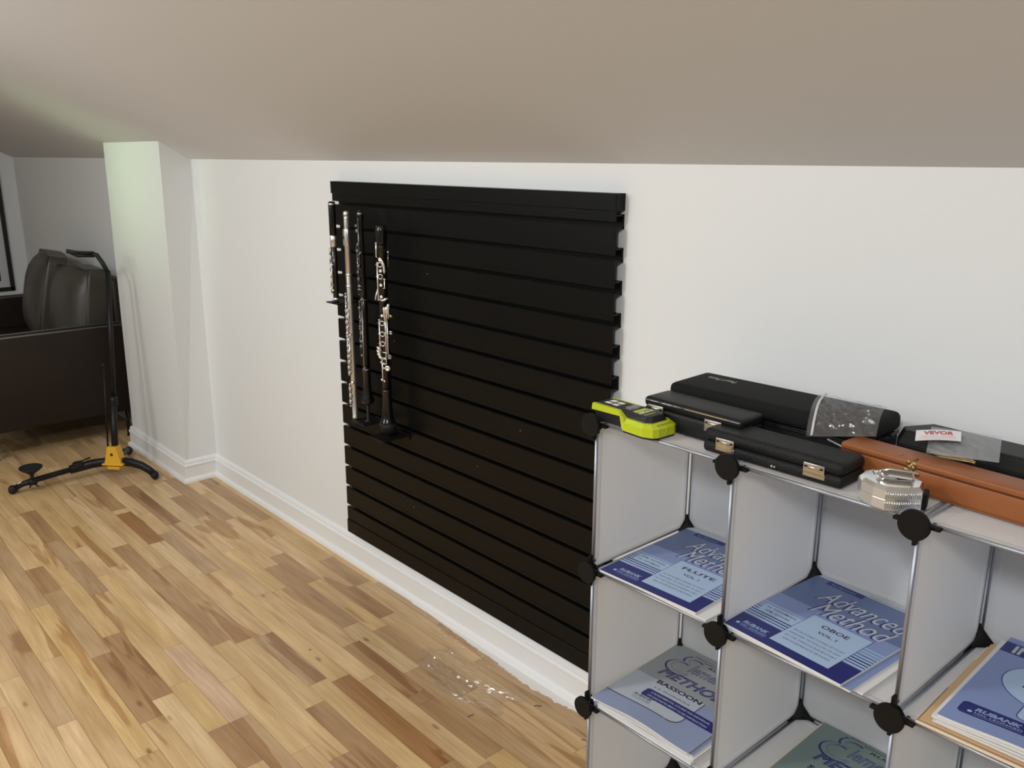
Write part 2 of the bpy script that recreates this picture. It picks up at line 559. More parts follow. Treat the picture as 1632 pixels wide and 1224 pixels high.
# floor boards
PW, Y0 = .0585, -.105
COLS = {'b1': (0.46, 0.305, 0.175), 'b2': (0.43, 0.275, 0.155), 'b3': (0.40, 0.225, 0.105), 't1': (0.54, 0.375, 0.22), 't2': (0.49, 0.35, 0.22), 'pink': (0.66, 0.49, 0.36)}
FIX = [(0, -2.38, -2.135, 'b2'), (5, -1.933, -1.45, 'b3'), (7, -1.87, -1.52, 'b1'), (6, -2.289, -1.958, 't2'), (11, -1.95, -1.76, 'b2'), (2, -2.699, -2.162, 'b1'),
       (8, -3.236, -2.334, 'b1'), (6, -3.549, -3.176, 'b3'), (13, -3.25, -3.02, 'b2'), (6, -3.98, -3.60, 'b1'), (2, -3.584, -3.299, 'b1'), (13, -2.505, -2.1, 'b1'),
       (1, -2.772, -2.5, 'b1'), (10, -2.411, -1.95, 'pink'), (1, -3.817, -3.2, 'b1'), (12, -2.6, -2.18, 'b2'), (11, -3.2, -2.9, 't2'), (-1, -3.6, -3.1, 'b1'),
       (11, -3.828, -3.447, 'b1'), (4, -3.843, -3.306, 'b2'), (5, -3.239, -2.8, 't2'), (7, -2.952, -2.3, 't1'), (3, -2.067, -1.731, 'b1'), (-1, -2.622, -2.372, 'b1'), (3, -1.683, -1.4, 'b1')]
vs, fs, cols, seeds = [], [], [], []
row = -2
while Y0 - PW * row > YB:
    ya, yb = min(Y0 - PW * row, -.001), Y0 - PW * (row + 1)
    fixed = sorted([(a, b, c) for r, a, b, c in FIX if r == row])
    segs = []
    x = XL
    x -= rnd.uniform(0, .6)
    def fill(x, xe):
        while x < xe - 1e-6:
            L = rnd.choice([rnd.uniform(.25, .5), rnd.uniform(.4, .8), rnd.uniform(.6, 1.0)])
            if xe - (x + L) < .2: L = xe - x
            t = rnd.random()
            f = rnd.uniform(.92, 1.06)
            if t < .68: c = (0.67 * f, 0.49 * f, 0.275 * f * rnd.uniform(.94, 1.1))
            elif t < .84: c = (0.72 * f, 0.55 * f, 0.35 * f)
            elif t < .93: c = (0.53 * f, 0.38 * f, 0.235 * f)
            elif t < .97: c = (0.46 * f, 0.31 * f, 0.185 * f)
            else: c = (0.64 * f, 0.47 * f, 0.33 * f)
            segs.append((x, min(x + L, xe), c)); x += L
    for a, b, c in fixed:
        fill(x, a); segs.append((a, b, COLS[c])); x = b
    fill(x, XR)
    g = .0004
    for a, b, c in segs:
        if b <= XL: continue
        k = len(vs)
        vs += [(a + g, yb + g, 0), (b - g, yb + g, 0), (b - g, ya - g, 0), (a + g, ya - g, 0)]
        fs.append((k, k + 1, k + 2, k + 3)); cols.append(c); seeds.append(rnd.random())
    row += 1
me = bpy.data.meshes.new('floor')
k = len(vs)
vs += [(XL - .1, YB - .1, -.0012), (XR + .1, YB - .1, -.0012), (XR + .1, .1, -.0012), (XL - .1, .1, -.0012), (XL - .1, YB - .1, -.05), (XR + .1, YB - .1, -.05), (XR + .1, .1, -.05), (XL - .1, .1, -.05)]
fs += [(k, k + 1, k + 2, k + 3), (k + 7, k + 6, k + 5, k + 4), (k, k + 4, k + 5, k + 1), (k + 1, k + 5, k + 6, k + 2), (k + 2, k + 6, k + 7, k + 3), (k + 3, k + 7, k + 4, k)]
me.from_pydata(vs, [], fs)
me.materials.append(M['floor']); me.materials.append(M['seam'])
ca = me.attributes.new('plank', 'FLOAT_COLOR', 'FACE')
sa = me.attributes.new('seed', 'FLOAT', 'FACE')
ca = me.attributes['plank']; sa = me.attributes['seed']
for i, p in enumerate(me.polygons):
    if i < len(cols):
        ca.data[i].color = (*cols[i], 1); sa.data[i].value = seeds[i]
    else: p.material_index = 1
fo = bpy.data.objects.new('floor', me); COL.objects.link(fo); struct(fo)

# ------------------------------------------------------------------ slatwall
SX0, SX1, SB, ST = -2.5275, -1.305, .1313, 1.3513
root = thing('slatwall_panel', 'large square black slatwall panel mounted on the white wall', 'slatwall', ((SX0 + SX1) / 2, 0, SB))
ox, oz = (SX0 + SX1) / 2, SB
hw = (SX1 - SX0) / 2
mb = MB()
grooves = [1.285 - .0752 * i for i in range(15)]
YF = -.03
edges = [ST] + grooves + [SB]
for i in range(16):
    zt_ = edges[i] - (.0056 if i else 0); zb_ = edges[i + 1] + (.0056 if i < 15 else 0)
    mb.box((-hw, YF, zb_ - oz), (hw, YF + .0035, zt_ - oz), 'slat', .0008, 1, smooth=False)
    # faint pressed line across each slat
    mb.box((-hw, YF - .0006, zb_ - oz + .009), (hw, YF, zb_ - oz + .0105), 'slat')
for z in grooves:
    z -= oz
    mb.box((-hw, -.006, z - .011), (hw, -.001, z + .022), 'slat')            # back web
    mb.box((-hw, YF + .0035, z - .0105), (hw, -.001, z - .0056), 'slat')          # lower lip
    mb.box((-hw, YF + .0035, z + .018), (hw, -.001, z + .022), 'slat')          # upper lip
    mb.box((-hw, YF + .0035, z - .0056), (hw, YF + .006, z - .004), 'slat')
mb.build('slat_panel', root)
mb = MB()
mb.box((-hw - .001, YF - .004, ST - oz - .001), (hw + .001, -.001, ST - oz + .002), 'slat')
mb.box((-hw - .001, YF - .004, ST - oz - .036), (hw + .001, YF - .0005, ST - oz), 'slat', .001, 1, smooth=False)
mb.box((hw - .012, YF, ST - oz - .036), (hw + .001, -.001, ST - oz - .001), 'slat')
mb.build('top_cap', root)
mb = MB()
mb.box((-hw, YF - .003, 0), (hw, YF, .048), 'slat', .001, 1, smooth=False)
mb.build('bottom_cap', root)
mb = MB()
for i, (x, g) in enumerate([(-.28, 6), (-.2, 13), (.12, 10), (-.1, 3), (.3, 8)]):
    mb = MB(); mb.lathe([(.0019, 0), (.0019, .0012)], 'dimnickel', 8, Tr(x, YF, edges[g] - oz - .03) @ Rx(PI / 2))
    mb.build('screw_head', root)


# ------------------------------------------------------------------ instruments
def peg(label, x, z, w=.07, depth=.095, rise=.02, rp=.005, cone=False, y=-.08):
    t = thing('instrument_bracket', label, 'bracket', (x, YF, z), 0, 'black brackets holding the instruments')
    mb = MB()
    mb.box((-w / 2, -depth, -.002), (w / 2, -.0005, .002), 'blackmetal', .001, 1, smooth=False)
    mb.box((-w / 2, -.0045, -.012), (w / 2, -.0005, .004), 'blackmetal', .001, 1, smooth=False)
    mb.build('plate', t)
    mb = MB()
    if cone:
        mb.lathe([(.010, .002), (.010, .010), (.022, .014), (.0262, .032), (.0272, .037), (.025, .042), (.012, .044)], 'rubber', 28, Tr(0, y - YF, 0))
        mb.build('cup_rest', t, label='dark rubber cup under the bell')
    else:
        mb.lathe([(.013, .002), (.012, .006), (rp, .008), (rp, rise), (rp * .6, rise + .002)], 'rubber', 16, Tr(0, y - YF, 0))
        mb.build('peg', t)
    return t


peg('small black bracket carrying the short piccolo at the left edge of the slatwall', -2.435, .975, .07, .075, .006, .004, y=-.09)
peg('small black bracket under the silver flute', -2.362, .590, .034, .064, .012, .005)
peg('small black bracket with a tall peg under the thin oboe', -2.284, .607, .06, .085, .060, .005)
peg('black bracket with a rubber cup under the clarinet bell', -2.167, .588, .08, .10, cone=True)


def cup(T, r=.0075, h=.003, m_='silver', mb=None):
    """padded key cup facing local -Y"""
    own = mb is None
    mb = mb or MB()
    mb.lathe([(r, 0), (r, h * .7), (r * .85, h), (r * .35, h * 1.05), (r * .3, h * .75)], m_, 16, T @ Rx(PI / 2))
    return mb


def keyring(T, R_, m_, arm=.008):
    mb = MB()
    mb.torus(R_, .0013, m_, T @ Rx(PI / 2), 18, 6)
    mb.tube([(-R_, 0, 0), (-R_ - arm, .001, 0)], .0013, m_, 6, T)
    return mb


# --- piccolo
t = thing('piccolo', 'short black piccolo with silver joint standing at the left edge of the slatwall', 'piccolo', (-2.4295, -.09, .986), R(-8))
mb = MB()
mb.lathe([(.0105, .203), (.0112, .205), (.0112, .300), (.0105, .306), (.007, .309)], 'wood', 20); mb.build('head_joint', t)
mb = MB(); mb.lathe([(.0113, .2985), (.0116, .299), (.0116, .302), (.0113, .3025)], 'silver', 20); mb.build('crown_ring', t, label='thin silver ring near the top')
mb = MB(); mb.lathe([(.0095, .168), (.0105, .169), (.0105, .203), (.0098, .204)], 'silver', 20); mb.build('barrel', t, label='silver tenon sleeve')
mb = MB(); mb.lathe([(.0085, .0), (.0085, .004), (.0092, .005), (.0100, .168), (.0090, .169)], 'wood', 20); mb.build('body', t)
mb = MB(); mb.lathe([(.0100, .0), (.0103, .0005), (.0103, .006), (.0095, .0065)], 'silver', 20); mb.build('foot_ring', t, label='silver end ring')
rnd = random.Random(9)
for i, z in enumerate([.158, .147, .136, .124, .112, .098, .086, .074, .062, .050, .038, .026]):
    cup(Tr(-.001 if i % 2 else .0015, -.0115, z), .0048, .003, 'dimnickel' if i % 2 else 'nickel').build('key', t)
for z0, z1, x in ((.11, .165, -.006), (.02, .10, -.0065), (.05, .12, .006)):
    mb = MB(); mb.tube([(x, -.0125, z0), (x, -.0125, z1)], .0014, 'nickel', 6)
    for z in (z0, z1): mb.ball((x, -.0115, z), .0022, 'nickel')
    mb.build('key_rod', t)
for z, a in ((.108, .012), (.028, .012), (.034, -.012)):
    mb = MB(); mb.tube([(0, -.013, z), (a * .6, -.015, z + .002), (a, -.010, z + .006)], [.0012, .002, .0026], 'nickel', 8); mb.build('key_lever', t)

# --- flute
t = thing('flute', 'long silver flute standing upright on the slatwall beside the piccolo', 'flute', (-2.362, -.08, .602), R(-12))
mb = MB()
mb.lathe([(.0090, .468), (.0095, .470), (.0090, .645), (.0085, .652)], 'silver', 20); mb.build('head_joint', t)
mb = MB(); mb.lathe([(.0093, .652), (.0098, .653), (.0098, .662), (.006, .666)], 'silver', 20); mb.build('crown', t)
mb = MB()
pts = [(0.0150 * math.sin(a) , .0130 * -math.cos(a)) for a in [R(d) for d in range(-75, 76, 15)]]
vs = [(x, y, z) for z in (.560, .566, .606, .612) for x, y in pts]
n = len(pts)
for q in range(n):
    s_ = .85 + .15 * math.sin(PI * q / (n - 1))
    vs[q] = (vs[q][0] * s_, vs[q][1] * .95, vs[q][2] + .004 * (1 - s_)); vs[3 * n + q] = (vs[3 * n + q][0] * s_, vs[3 * n + q][1] * .95, vs[3 * n + q][2])
mb.add(vs, [(j * n + i, j * n + i + 1, (j + 1) * n + i + 1, (j + 1) * n + i) for j in range(3) for i in range(n - 1)], 'silver', True)
mb.lathe([(.0042, 0), (.0042, .0008)], 'wood', 14, Tr(0, -.0132, .586) @ Matrix.Scale(1.4, 4, (0, 0, 1)) @ Rx(PI / 2))
mb.build('lip_plate', t, label='silver lip plate with dark blow hole')
mb = MB(); mb.lathe([(.0085, .0), (.0098, .001), (.0098, .006), (.0092, .007), (.0095, .120), (.0095, .466), (.009, .468)], 'silver', 20); mb.build('body', t)
for z in (.470, .434, .122):
    mb = MB(); mb.lathe([(.0098, z - .004), (.0108, z - .0035), (.0108, z + .0035), (.0098, z + .004)], 'silver', 20); mb.build('tenon_ring', t)
for i, z in enumerate([.400, .380, .356, .338, .320, .302, .284, .262, .244, .226, .208, .190, .172, .154, .100, .078, .058]):
    big = i > 1
    cup(Tr(-.002 + .002 * (i % 2), -.0125, z), .0080 if big else .0055, .0035, 'silver').build('key', t)
for z0, z1, x in ((.30, .41, -.0095), (.145, .29, -.0095), (.04, .115, -.009), (.16, .27, .0085), (.31, .36, .0085)):
    mb = MB(); mb.tube([(x, -.0118, z0), (x, -.0118, z1)], .0017, 'silver', 6)
    for z in (z0, (z0 + z1) / 2, z1): mb.ball((x, -.0108, z), .0028, 'silver')
    mb.build('key_rod', t)
for z, a in ((.276, .017), (.118, .019), (.272, -.015)):
    mb = MB(); mb.tube([(0, -.013, z), (a * .6, -.014, z + .002), (a, -.006, z + .008)], [.0014, .0028, .003], 'silver', 8); mb.build('key_lever', t)

# --- oboe
t = thing('oboe', 'slim black oboe with dull keys standing between the flute and the clarinet', 'oboe', (-2.2825, -.08, .668), R(-5))
mb = MB(); mb.lathe([(.0075, .335), (.0105, .337), (.0100, .40), (.0080, .52), (.0072, .57), (.0085, .580), (.0105, .587), (.0105, .594), (.0085, .600), (.004, .607)], 'wood', 22); mb.build('upper_joint', t)
mb = MB(); mb.lathe([(.009, .110), (.0115, .112), (.0112, .33), (.0085, .335)], 'wood', 22); mb.build('lower_joint', t)
mb = MB(); mb.lathe([(.006, 0), (.014, .001), (.0185, .004), (.0205, .010), (.0200, .016), (.0165, .026), (.0135, .045), (.0120, .075), (.0120, .108), (.0128, .110), (.0128, .116), (.010, .118)], 'wood', 26); mb.build('bell', t)
for z, r in ((.1135, .0132), (.335, .0118), (.596, .0108)):
    mb = MB(); mb.lathe([(r - .001, z - .003), (r, z - .0025), (r, z + .0025), (r - .001, z + .003)], 'dimnickel', 20); mb.build('ring', t)
for i, z in enumerate([.560, .545, .505, .485, .460, .440, .420, .400, .378, .310, .292, .272, .252, .232, .205, .188, .160]):
    cup(Tr(-.004 + .003 * (i % 3), -.0125, z), .0052 + .0015 * (i % 2), .003, 'dimnickel').build('key', t)
for z0, z1, x in ((.43, .58, .005), (.35, .50, -.008), (.16, .33, -.008), (.03, .30, .006), (.12, .32, .0105)):
    mb = MB(); mb.tube([(x, -.0115, z0), (x, -.0115, z1)], .0014, 'dimnickel', 6)
    for z in (z0, (z0 + z1) / 2, z1): mb.ball((x, -.0105, z), .0022, 'dimnickel')
    mb.build('key_rod', t)
for z in (.378, .368):
    mb = MB(); mb.tube([(-.010, -.010, z), (0, -.016, z), (.010, -.010, z)], [.002, .004, .002], 'dimnickel', 8); mb.build('thumb_plate', t)
for z, a in ((.47, .014), (.33, .015), (.24, -.014), (.20, -.016), (.11, .012)):
    mb = MB(); mb.tube([(0, -.013, z), (a * .6, -.014, z + .004), (a, -.008, z + .014)], [.0013, .0022, .0028], 'dimnickel', 8); mb.build('key_lever', t)

# --- clarinet
t = thing('clarinet', 'black clarinet with bright nickel keys, rightmost instrument on the slatwall', 'clarinet', (-2.172, -.08, .622), R(32))
mb = MB(); mb.lathe([(.007, 0), (.0225, .001), (.0250, .005), (.0248, .011), (.0205, .019), (.0172, .030), (.0158, .050), (.0148, .080), (.0145, .105), (.0158, .108), (.0158, .116), (.012, .118)], 'wood', 30); mb.build('bell', t)
mb = MB(); mb.lathe([(.010, .118), (.0148, .120), (.0140, .335), (.0150, .338), (.0150, .350), (.011, .352)], 'wood', 24); mb.build('lower_joint', t)
mb = MB(); mb.lathe([(.010, .352), (.0138, .354), (.0132, .548), (.0145, .550), (.0145, .556), (.010, .557)], 'wood', 24); mb.build('upper_joint', t)
mb = MB(); mb.lathe([(.011, .557), (.0150, .559), (.0155, .566), (.0168, .580), (.0168, .598), (.0160, .612), (.0135, .614), (.009, .610)], 'wood', 24); mb.build('barrel', t)
for z in (.385, .415, .440, .465, .50, .262, .297, .325):
    pass
RY = -.0165
for i, z in enumerate([.500, .465, .325, .292, .262]):
    keyring(Tr(0, RY, z), .0068, 'nickel').build('key_ring', t)
for z, r in ((.440, .005), (.482, .005), (.515, .006), (.405, .005), (.348, .0045)):
    cup(Tr(.001, -.0145, z), r, .004, 'nickel').build('key', t)
for z0, z1, x in ((.395, .505, -.0095), (.225, .335, -.0095), (.150, .215, -.004), (.235, .36, .010), (.220, .345, .016)):
    mb = MB(); mb.tube([(x, -.0155, z0), (x, -.0155, z1)], .0021, 'nickel', 8)
    for z in (z0, (z0 + z1) / 2, z1): mb.tube([(x, -.010, z), (x, -.0165, z)], .0026, 'nickel', 8)
    mb.build('key_rod', t)
mb = MB(); mb.tube([(-.009, -.012, .520), (-.010, -.019, .524), (-.010, -.0175, .545), (-.010, -.016, .566)], [.002, .0022, .0022, .003], 'nickel', 8); mb.build('register_key', t)
mb = MB(); mb.tube([(-.002, -.016, .520), (.008, -.0195, .513), (.013, -.019, .500), (.0135, -.0165, .482), (.013, -.015, .474)], [.0018, .0025, .004, .0042, .002], 'nickel', 10); mb.build('throat_key', t)
mb = MB(); mb.tube([(-.010, -.017, .400), (.004, -.019, .394), (.013, -.019, .398), (.021, -.0165, .401)], [.0015, .0022, .004, .003], 'nickel', 10); mb.build('trill_key', t)
mb = MB(); mb.tube([(.008, -.017, .430), (.0135, -.018, .432), (.0135, -.018, .458)], .0019, 'nickel', 8); mb.tube([(.010, -.018, .458), (.017, -.018, .458)], .0019, 'nickel', 8); mb.build('trill_key', t)
mb = MB(); mb.tube([(-.010, -.015, .43), (-.017, -.017, .405), (-.019, -.015, .395)], [.0018, .002, .003], 'nickel', 8); mb.build('trill_key', t)
for x, z in ((.009, .375), (.0165, .377), (.022, .385)):
    mb = MB(); mb.tube([(x, -.0165, z - .045), (x, -.0185, z - .02), (x + .001, -.019, z - .006), (x + .001, -.018, z)], [.0018, .0028, .005, .0038], 'nickel', 10); mb.build('long_lever', t)
mb = MB(); mb.tube([(.018, -.010, .352), (.026, -.012, .348), (.030, -.009, .344)], [.002, .004, .003], 'nickel', 8); mb.build('side_key', t)
for z in (.300, .294):
    mb = MB(); mb.tube([(.018, -.011, z), (.026, -.013, z), (.030, -.011, z)], [.0018, .0024, .002], 'nickel', 8); mb.build('side_key', t)
for k, (x, z) in enumerate(((-.015, .248), (-.016, .238), (-.014, .228), (-.010, .220))):
    mb = MB(); mb.tube([(x - .004, -.0165, z + .004), (x + .002, -.0185, z), (x + .010, -.018, z - .007)], [.003, .0042, .0022], 'nickel', 10); mb.build('pinky_key', t)
for z in (.236, .216):
    mb = MB(); mb.tube([(-.002, -.0165, z), (.010, -.0175, z), (.010, -.0175, z - .016), (-.002, -.0165, z - .016)], .0019, 'nickel', 8); mb.build('pinky_key', t)
mb = MB(); mb.tube([(-.003, -.0165, .188), (.006, -.0165, .186)], .002, 'nickel', 8); cup(Tr(.013, -.0145, .187), .0088, .005, 'nickel', mb); mb.build('bell_key', t)
mb = MB(); cup(Tr(.019, -.010, .222), .008, .005, 'dimnickel', mb); mb.build('key', t)
mb = MB()
for z in (.205, .150): 
    mb.ball((-.006, -.0165, z), .0042, 'nickel'); mb.ball((.002, -.0165, z - .004), .0034, 'nickel')
mb.build('key_post', t)
mb = MB(); mb.tube([(.020, -.004, .492), (.0215, -.004, .535)], .0014, 'dimnickel', 8); mb.ball((.0215, -.004, .537), .0028, 'nickel'); mb.build('side_key', t)

# ------------------------------------------------------------------ instrument stand by the pillar
t = thing('instrument_stand', 'black folding instrument stand with yellow bracket in front of the sofa', 'stand', (-3.995, -.365, 0))
B = Vector((-3.995, -.365, 0))
def rel(*pts): return [tuple(Vector(p) - B) for p in pts]
mb = MB(); mb.tube(rel((-3.990, -.366, .07), (-4.020, -.335, .36)), .0150, 'blackmetal', 12)
mb.tube(rel((-4.020, -.335, .34), (-4.096, -.270, .93)), .0115, 'blackmetal', 12); mb.build('pole', t)
mb = MB(); mb.tube(rel((-4.020, -.335, .335), (-4.024, -.332, .375)), .018, 'blackmetal', 12); mb.build('collar', t)
mb = MB(); mb.tube(rel((-4.012, -.385, .13), (-4.043, -.352, .52)), .004, 'blackmetal', 8); mb.ball(rel((-4.043, -.352, .52))[0], .008, 'blackmetal'); mb.build('locking_rod', t)
mb = MB(); mb.tube(rel((-4.096, -.270, .92), (-4.115, -.283, .965), (-4.132, -.298, 1.000), (-4.140, -.315, 1.006)), .0105, 'blackmetal', 10); mb.build('neck', t)
for (dx, dz) in ((0, .006), (-.03, -.006)):
    mb = MB(); mb.tube(rel((-4.138 , -.308, 1.004 + dz), (-4.152 + dx * .2, -.37, 1.008 + dz), (-4.160 + dx, -.415 - dx * .7 if dx == 0 else -.385, 1.018 + dz)), [.008, .0085, .0095], 'blackmetal', 10); mb.build('cradle_arm', t)
def leg(pts, r, foot):
    mb = MB(); mb.tube(rel(*pts), r, 'blackmetal', 12, flat=1.25); o = mb.build('leg', t)
    mb = MB(); mb.tube(rel(*foot), [.013, .019, .020, .013], 'rubber', 12); mb.build('rubber_foot', o)
    return o
lg = leg([(-3.985, -.350, .075), (-4.030, -.385, .072), (-4.060, -.44, .068), (-4.068, -.54, .060)], .0165, [(-4.078, -.757, .028), (-4.083, -.770, .022), (-4.087, -.779, .020), (-4.090, -.786, .020)])
mb = MB(); mb.tube(rel((-4.066, -.52, .061), (-4.060, -.62, .056), (-4.057, -.70, .050), (-4.066, -.735, .042), (-4.080, -.765, .026)), .0125, 'blackmetal', 12)
mb.build('leg_extension', lg)
mb = MB(); mb.tube(rel((-4.0645, -.739, .0535), (-4.0705, -.752, .0465)), .0045, 'decal', 8, flat=.5); mb.build('sticker', lg, label='small white sticker')
leg([(-3.990, -.352, .076), (-3.945, -.312, .074), (-3.895, -.282, .064), (-3.868, -.260, .045), (-3.852, -.247, .028)], [.0165, .0165, .015, .014, .014], [(-3.860, -.254, .032), (-3.851, -.246, .024), (-3.845, -.241, .020), (-3.840, -.237, .020)])
leg([(-4.005, -.355, .070), (-4.10, -.31, .062), (-4.21, -.255, .045), (-4.262, -.227, .028)], .0125, [(-4.262, -.227, .030), (-4.275, -.220, .023), (-4.285, -.214, .020), (-4.292, -.210, .020)])
mb = MB()
tp = [(-.042, -.03), (.042, -.03), (.020, .055), (-.020, .055)]
mb.prism(tp, -.022, .022, 'yellow', T=Tr(0, 0, .098) @ Rz(R(42)) @ Rx(PI / 2), bev=.003)
mb.box((-.05, -.03, .066), (.05, .03, .074), 'yellow', .003, 2, T=Rz(R(42)))
mb.lathe([(.006, 0), (.006, .004)], 'blackmetal', 10, Tr(0, 0, .118) @ Rz(R(42)) @ Tr(0, -.021, 0) @ Rx(PI / 2))
mb.box((-.030, -.022, .045), (.030, .022, .060), 'yellow', .003, 2, T=Rz(R(42)))
mb.build('hinge_bracket', t, label='yellow hinge bracket')
mb = MB()
mb.lathe([(.006, -.028), (.014, -.022), (.036, -.006), (.047, .004), (.047, .008), (.043, .007), (.02, -.004)], 'rubber', 24, Matrix.Translation(rel((-4.040, -.700, .112))[0]) @ Ry(R(2)))
mb.tube(rel((-4.043, -.699, .09), (-4.050, -.697, .05)), .008, 'rubber', 10)
mb.tube(rel((-4.055, -.712, .047), (-4.055, -.682, .047)), .017, 'rubber', 12)
mb.tube(rel((-4.040, -.715, .028), (-4.046, -.700, .040), (-4.030, -.680, .028)), .003, 'rubber', 8)
mb.build('cup_rest', t)
mb = MB()
mb.box((-.018, -.020, .0), (.018, .020, .026), 'rubber', .004, 2, T=Matrix.Translation(rel((-4.064, -.505, .062))[0]) @ Rz(R(5)))
mb.tube(rel((-4.062, -.520, .092), (-4.055, -.49, .094), (-4.045, -.455, .104)), .004, 'rubber', 8)
mb.build('clamp', t)

# ------------------------------------------------------------------ sofa in the alcove
SOX, SOY = -5.24, -.45
t = thing('sofa', 'dark brown leather loveseat standing in the alcove behind the pillar', 'sofa', (SOX, SOY, 0))
def sb(name, a, b, m_, bev=.012, label=None, par=None, seg=3):
    mb = MB(); mb.box((a[0] - SOX, a[1] - SOY, a[2]), (b[0] - SOX, b[1] - SOY, b[2]), m_, bev, seg)
    return mb.build(name, par or t, label=label)
for x0 in (-4.62, -5.95):
    am = sb('armrest', (x0, -.84, .150), (x0 + .085, -.045, .605), 'leather', .010)
    mb = MB()
    for xx in (x0 + .002, x0 + .083):
        mb.tube([(xx - SOX, -.838 - SOY, .603), (xx - SOX, -.047 - SOY, .603)], .0045, 'piping', 8)
    mb.build('piping', am, label='paler worn seam')
sb('backrest', (-5.865, -.105, .20), (-4.62, -.035, .825), 'leather', .02)
sb('seat_base', (-5.865, -.80, .17), (-4.62, -.105, .31), 'leather', .012)
sb('seat_cushion', (-5.86, -.81, .31), (-5.245, -.12, .435), 'leather', .03)
sb('seat_cushion', (-5.24, -.81, .31), (-4.625, -.12, .435), 'leather', .03)
def backcushion(cx, w, h, tilt, zrot, dy):
    bm = bmesh.new(); bmesh.ops.create_cube(bm, size=1)
    bmesh.ops.subdivide_edges(bm, edges=bm.edges[:], cuts=9, use_grid_fill=True)
    for v in bm.verts:
        x, y, z = v.co * 2
        puff = (1 - x ** 4) * (1 - z ** 4)
        rx = 1 - .05 * (1 - abs(y)) * 0 - .04 * z * z
        v.co = Vector((x * w / 2 * rx, y * (.045 + .060 * puff) - .02 * puff * (y < 0), z * h / 2 * (1 - .03 * x * x) + .006 * math.sin(5 * x + 2 * z)))
    mb = MB(); T = Matrix.Translation((cx - SOX, dy - SOY, .435 + h / 2)) @ Rz(zrot) @ Rx(tilt)
    mb.bm(bm, 'cushion', True, T)
    o = mb.build('back_cushion', t)
    mb = MB()
    for yy in (-.05, .05):
        q = [(-w / 2 * .96, yy, -h / 2 * .95), (-w / 2 * .95, yy, h / 2 * .95), (0, yy, h / 2 * .99), (w / 2 * .95, yy, h / 2 * .95), (w / 2 * .96, yy, -h / 2 * .95)]
        mb.tube(q, .005, 'cushion' if yy < 0 else 'piping', 6, T)
    mb.build('piping', o)
backcushion(-4.85, .43, .445, R(-8), R(4), -.195)
backcushion(-5.36, .52, .475, R(-12), R(-10), -.215)
for x in (-4.595, -5.90):
    for y in (-.715, -.10):
        mb = MB()
        mb.tube([(x - .03 - SOX, y - SOY, .155), (x - SOX, y - SOY - .01, .004)], .006, 'blackmetal', 8)
        mb.tube([(x + .025 - SOX, y - SOY, .155), (x - SOX, y - SOY - .01, .004)], .006, 'blackmetal', 8)
        mb.lathe([(.009, 0), (.009, .006)], 'blackmetal', 10, Tr(x - SOX, y - SOY - .01, 0))
        mb.build('leg', t)

# framed picture on the end wall
t = thing('framed_picture', 'tall black framed picture with pale mat hanging on the far end wall', 'picture', (XL, -.38, .95))
mb = MB(); w_, h_ = .28, .42
fr = .026
for a, b in (((-w_, -h_), (-w_ + fr, h_)), ((w_ - fr, -h_), (w_, h_)), ((-w_, h_ - fr), (w_, h_)), ((-w_, -h_), (w_, -h_ + fr))):
    mb.box((.001, a[0], a[1]), (.022, b[0], b[1]), 'mirror_frame', .002, 1, smooth=False)
mb.build('frame', t)
mb = MB(); mb.box((.002, -w_ + .02, -h_ + .02), (.010, w_ - .02, h_ - .02), 'mat_board'); mb.build('mat_board', t, label='pale grey mat')
mb = MB(); mb.box((.0102, -w_ + .076, -h_ + .07), (.0115, w_ - .076, -.25 + h_ - .13), 'art'); mb.build('print', t, label='dark print')

# ------------------------------------------------------------------ cube shelf
SHX, SHY, P, SHZ = -1.0718, -.3368, .308, .9391
NC, NR = 3, 3
shelf = thing('cube_shelf', 'frosted plastic cube shelving unit with black round connectors by the wall', 'shelf', (SHX, SHY, 0), -.0061)
G = .0075
H = P / 2 - G


def panel_mesh():
    """one frosted sheet in the xy plane, and its wire frame"""
    a = MB()
    rings = [(H, .0024), (H - .009, .0026), (H - .016, .0009), (H - .03, .0008)]
    for sg in (1, -1):
        vs, fs = [], []
        for k, z in rings: vs += [(-k, -k, sg * z), (k, -k, sg * z), (k, k, sg * z), (-k, k, sg * z)]
        for j in range(len(rings) - 1):
            for q in range(4): fs.append((j * 4 + q, j * 4 + (q + 1) % 4, j * 4 + 4 + (q + 1) % 4, j * 4 + 4 + q))
        e = len(vs) - 4
        fs.append((e, e + 1, e + 2, e + 3))
        if sg < 0: fs = [f[::-1] for f in fs]
        a.add(vs, fs, 'frost')
    b = MB()
    rr = .0033
    for p, q in (((-H, -H), (H, -H)), ((H, -H), (H, H)), ((H, H), (-H, H)), ((-H, H), (-H, -H))):
        b.tube([(p[0], p[1], 0), (q[0], q[1], 0)], rr, 'steel', 8)
    return a.mesh('panel'), b.mesh('wire_frame')


PM, FM = panel_mesh()


def panel(name, loc, rot):
    o = bpy.data.objects.new(name, PM); COL.objects.link(o); o.parent = shelf
    o.location = loc; o.rotation_euler = rot
    f = bpy.data.objects.new('wire_frame', FM); COL.objects.link(f); f.parent = o


for k in range(NR + 1):
    for i in range(NC):
        panel('top_panel' if k == 0 else 'shelf_panel', (P * (i + .5), P / 2, SHZ - k * P), (0, 0, 0))
for k in range(NR):
    for i in range(NC + 1):
        panel('side_panel', (P * i, P / 2, SHZ - (k + .5) * P), (0, PI / 2, 0))
    for i in range(NC):
        panel('back_panel', (P * (i + .5), P, SHZ - (k + .5) * P), (PI / 2, 0, 0))


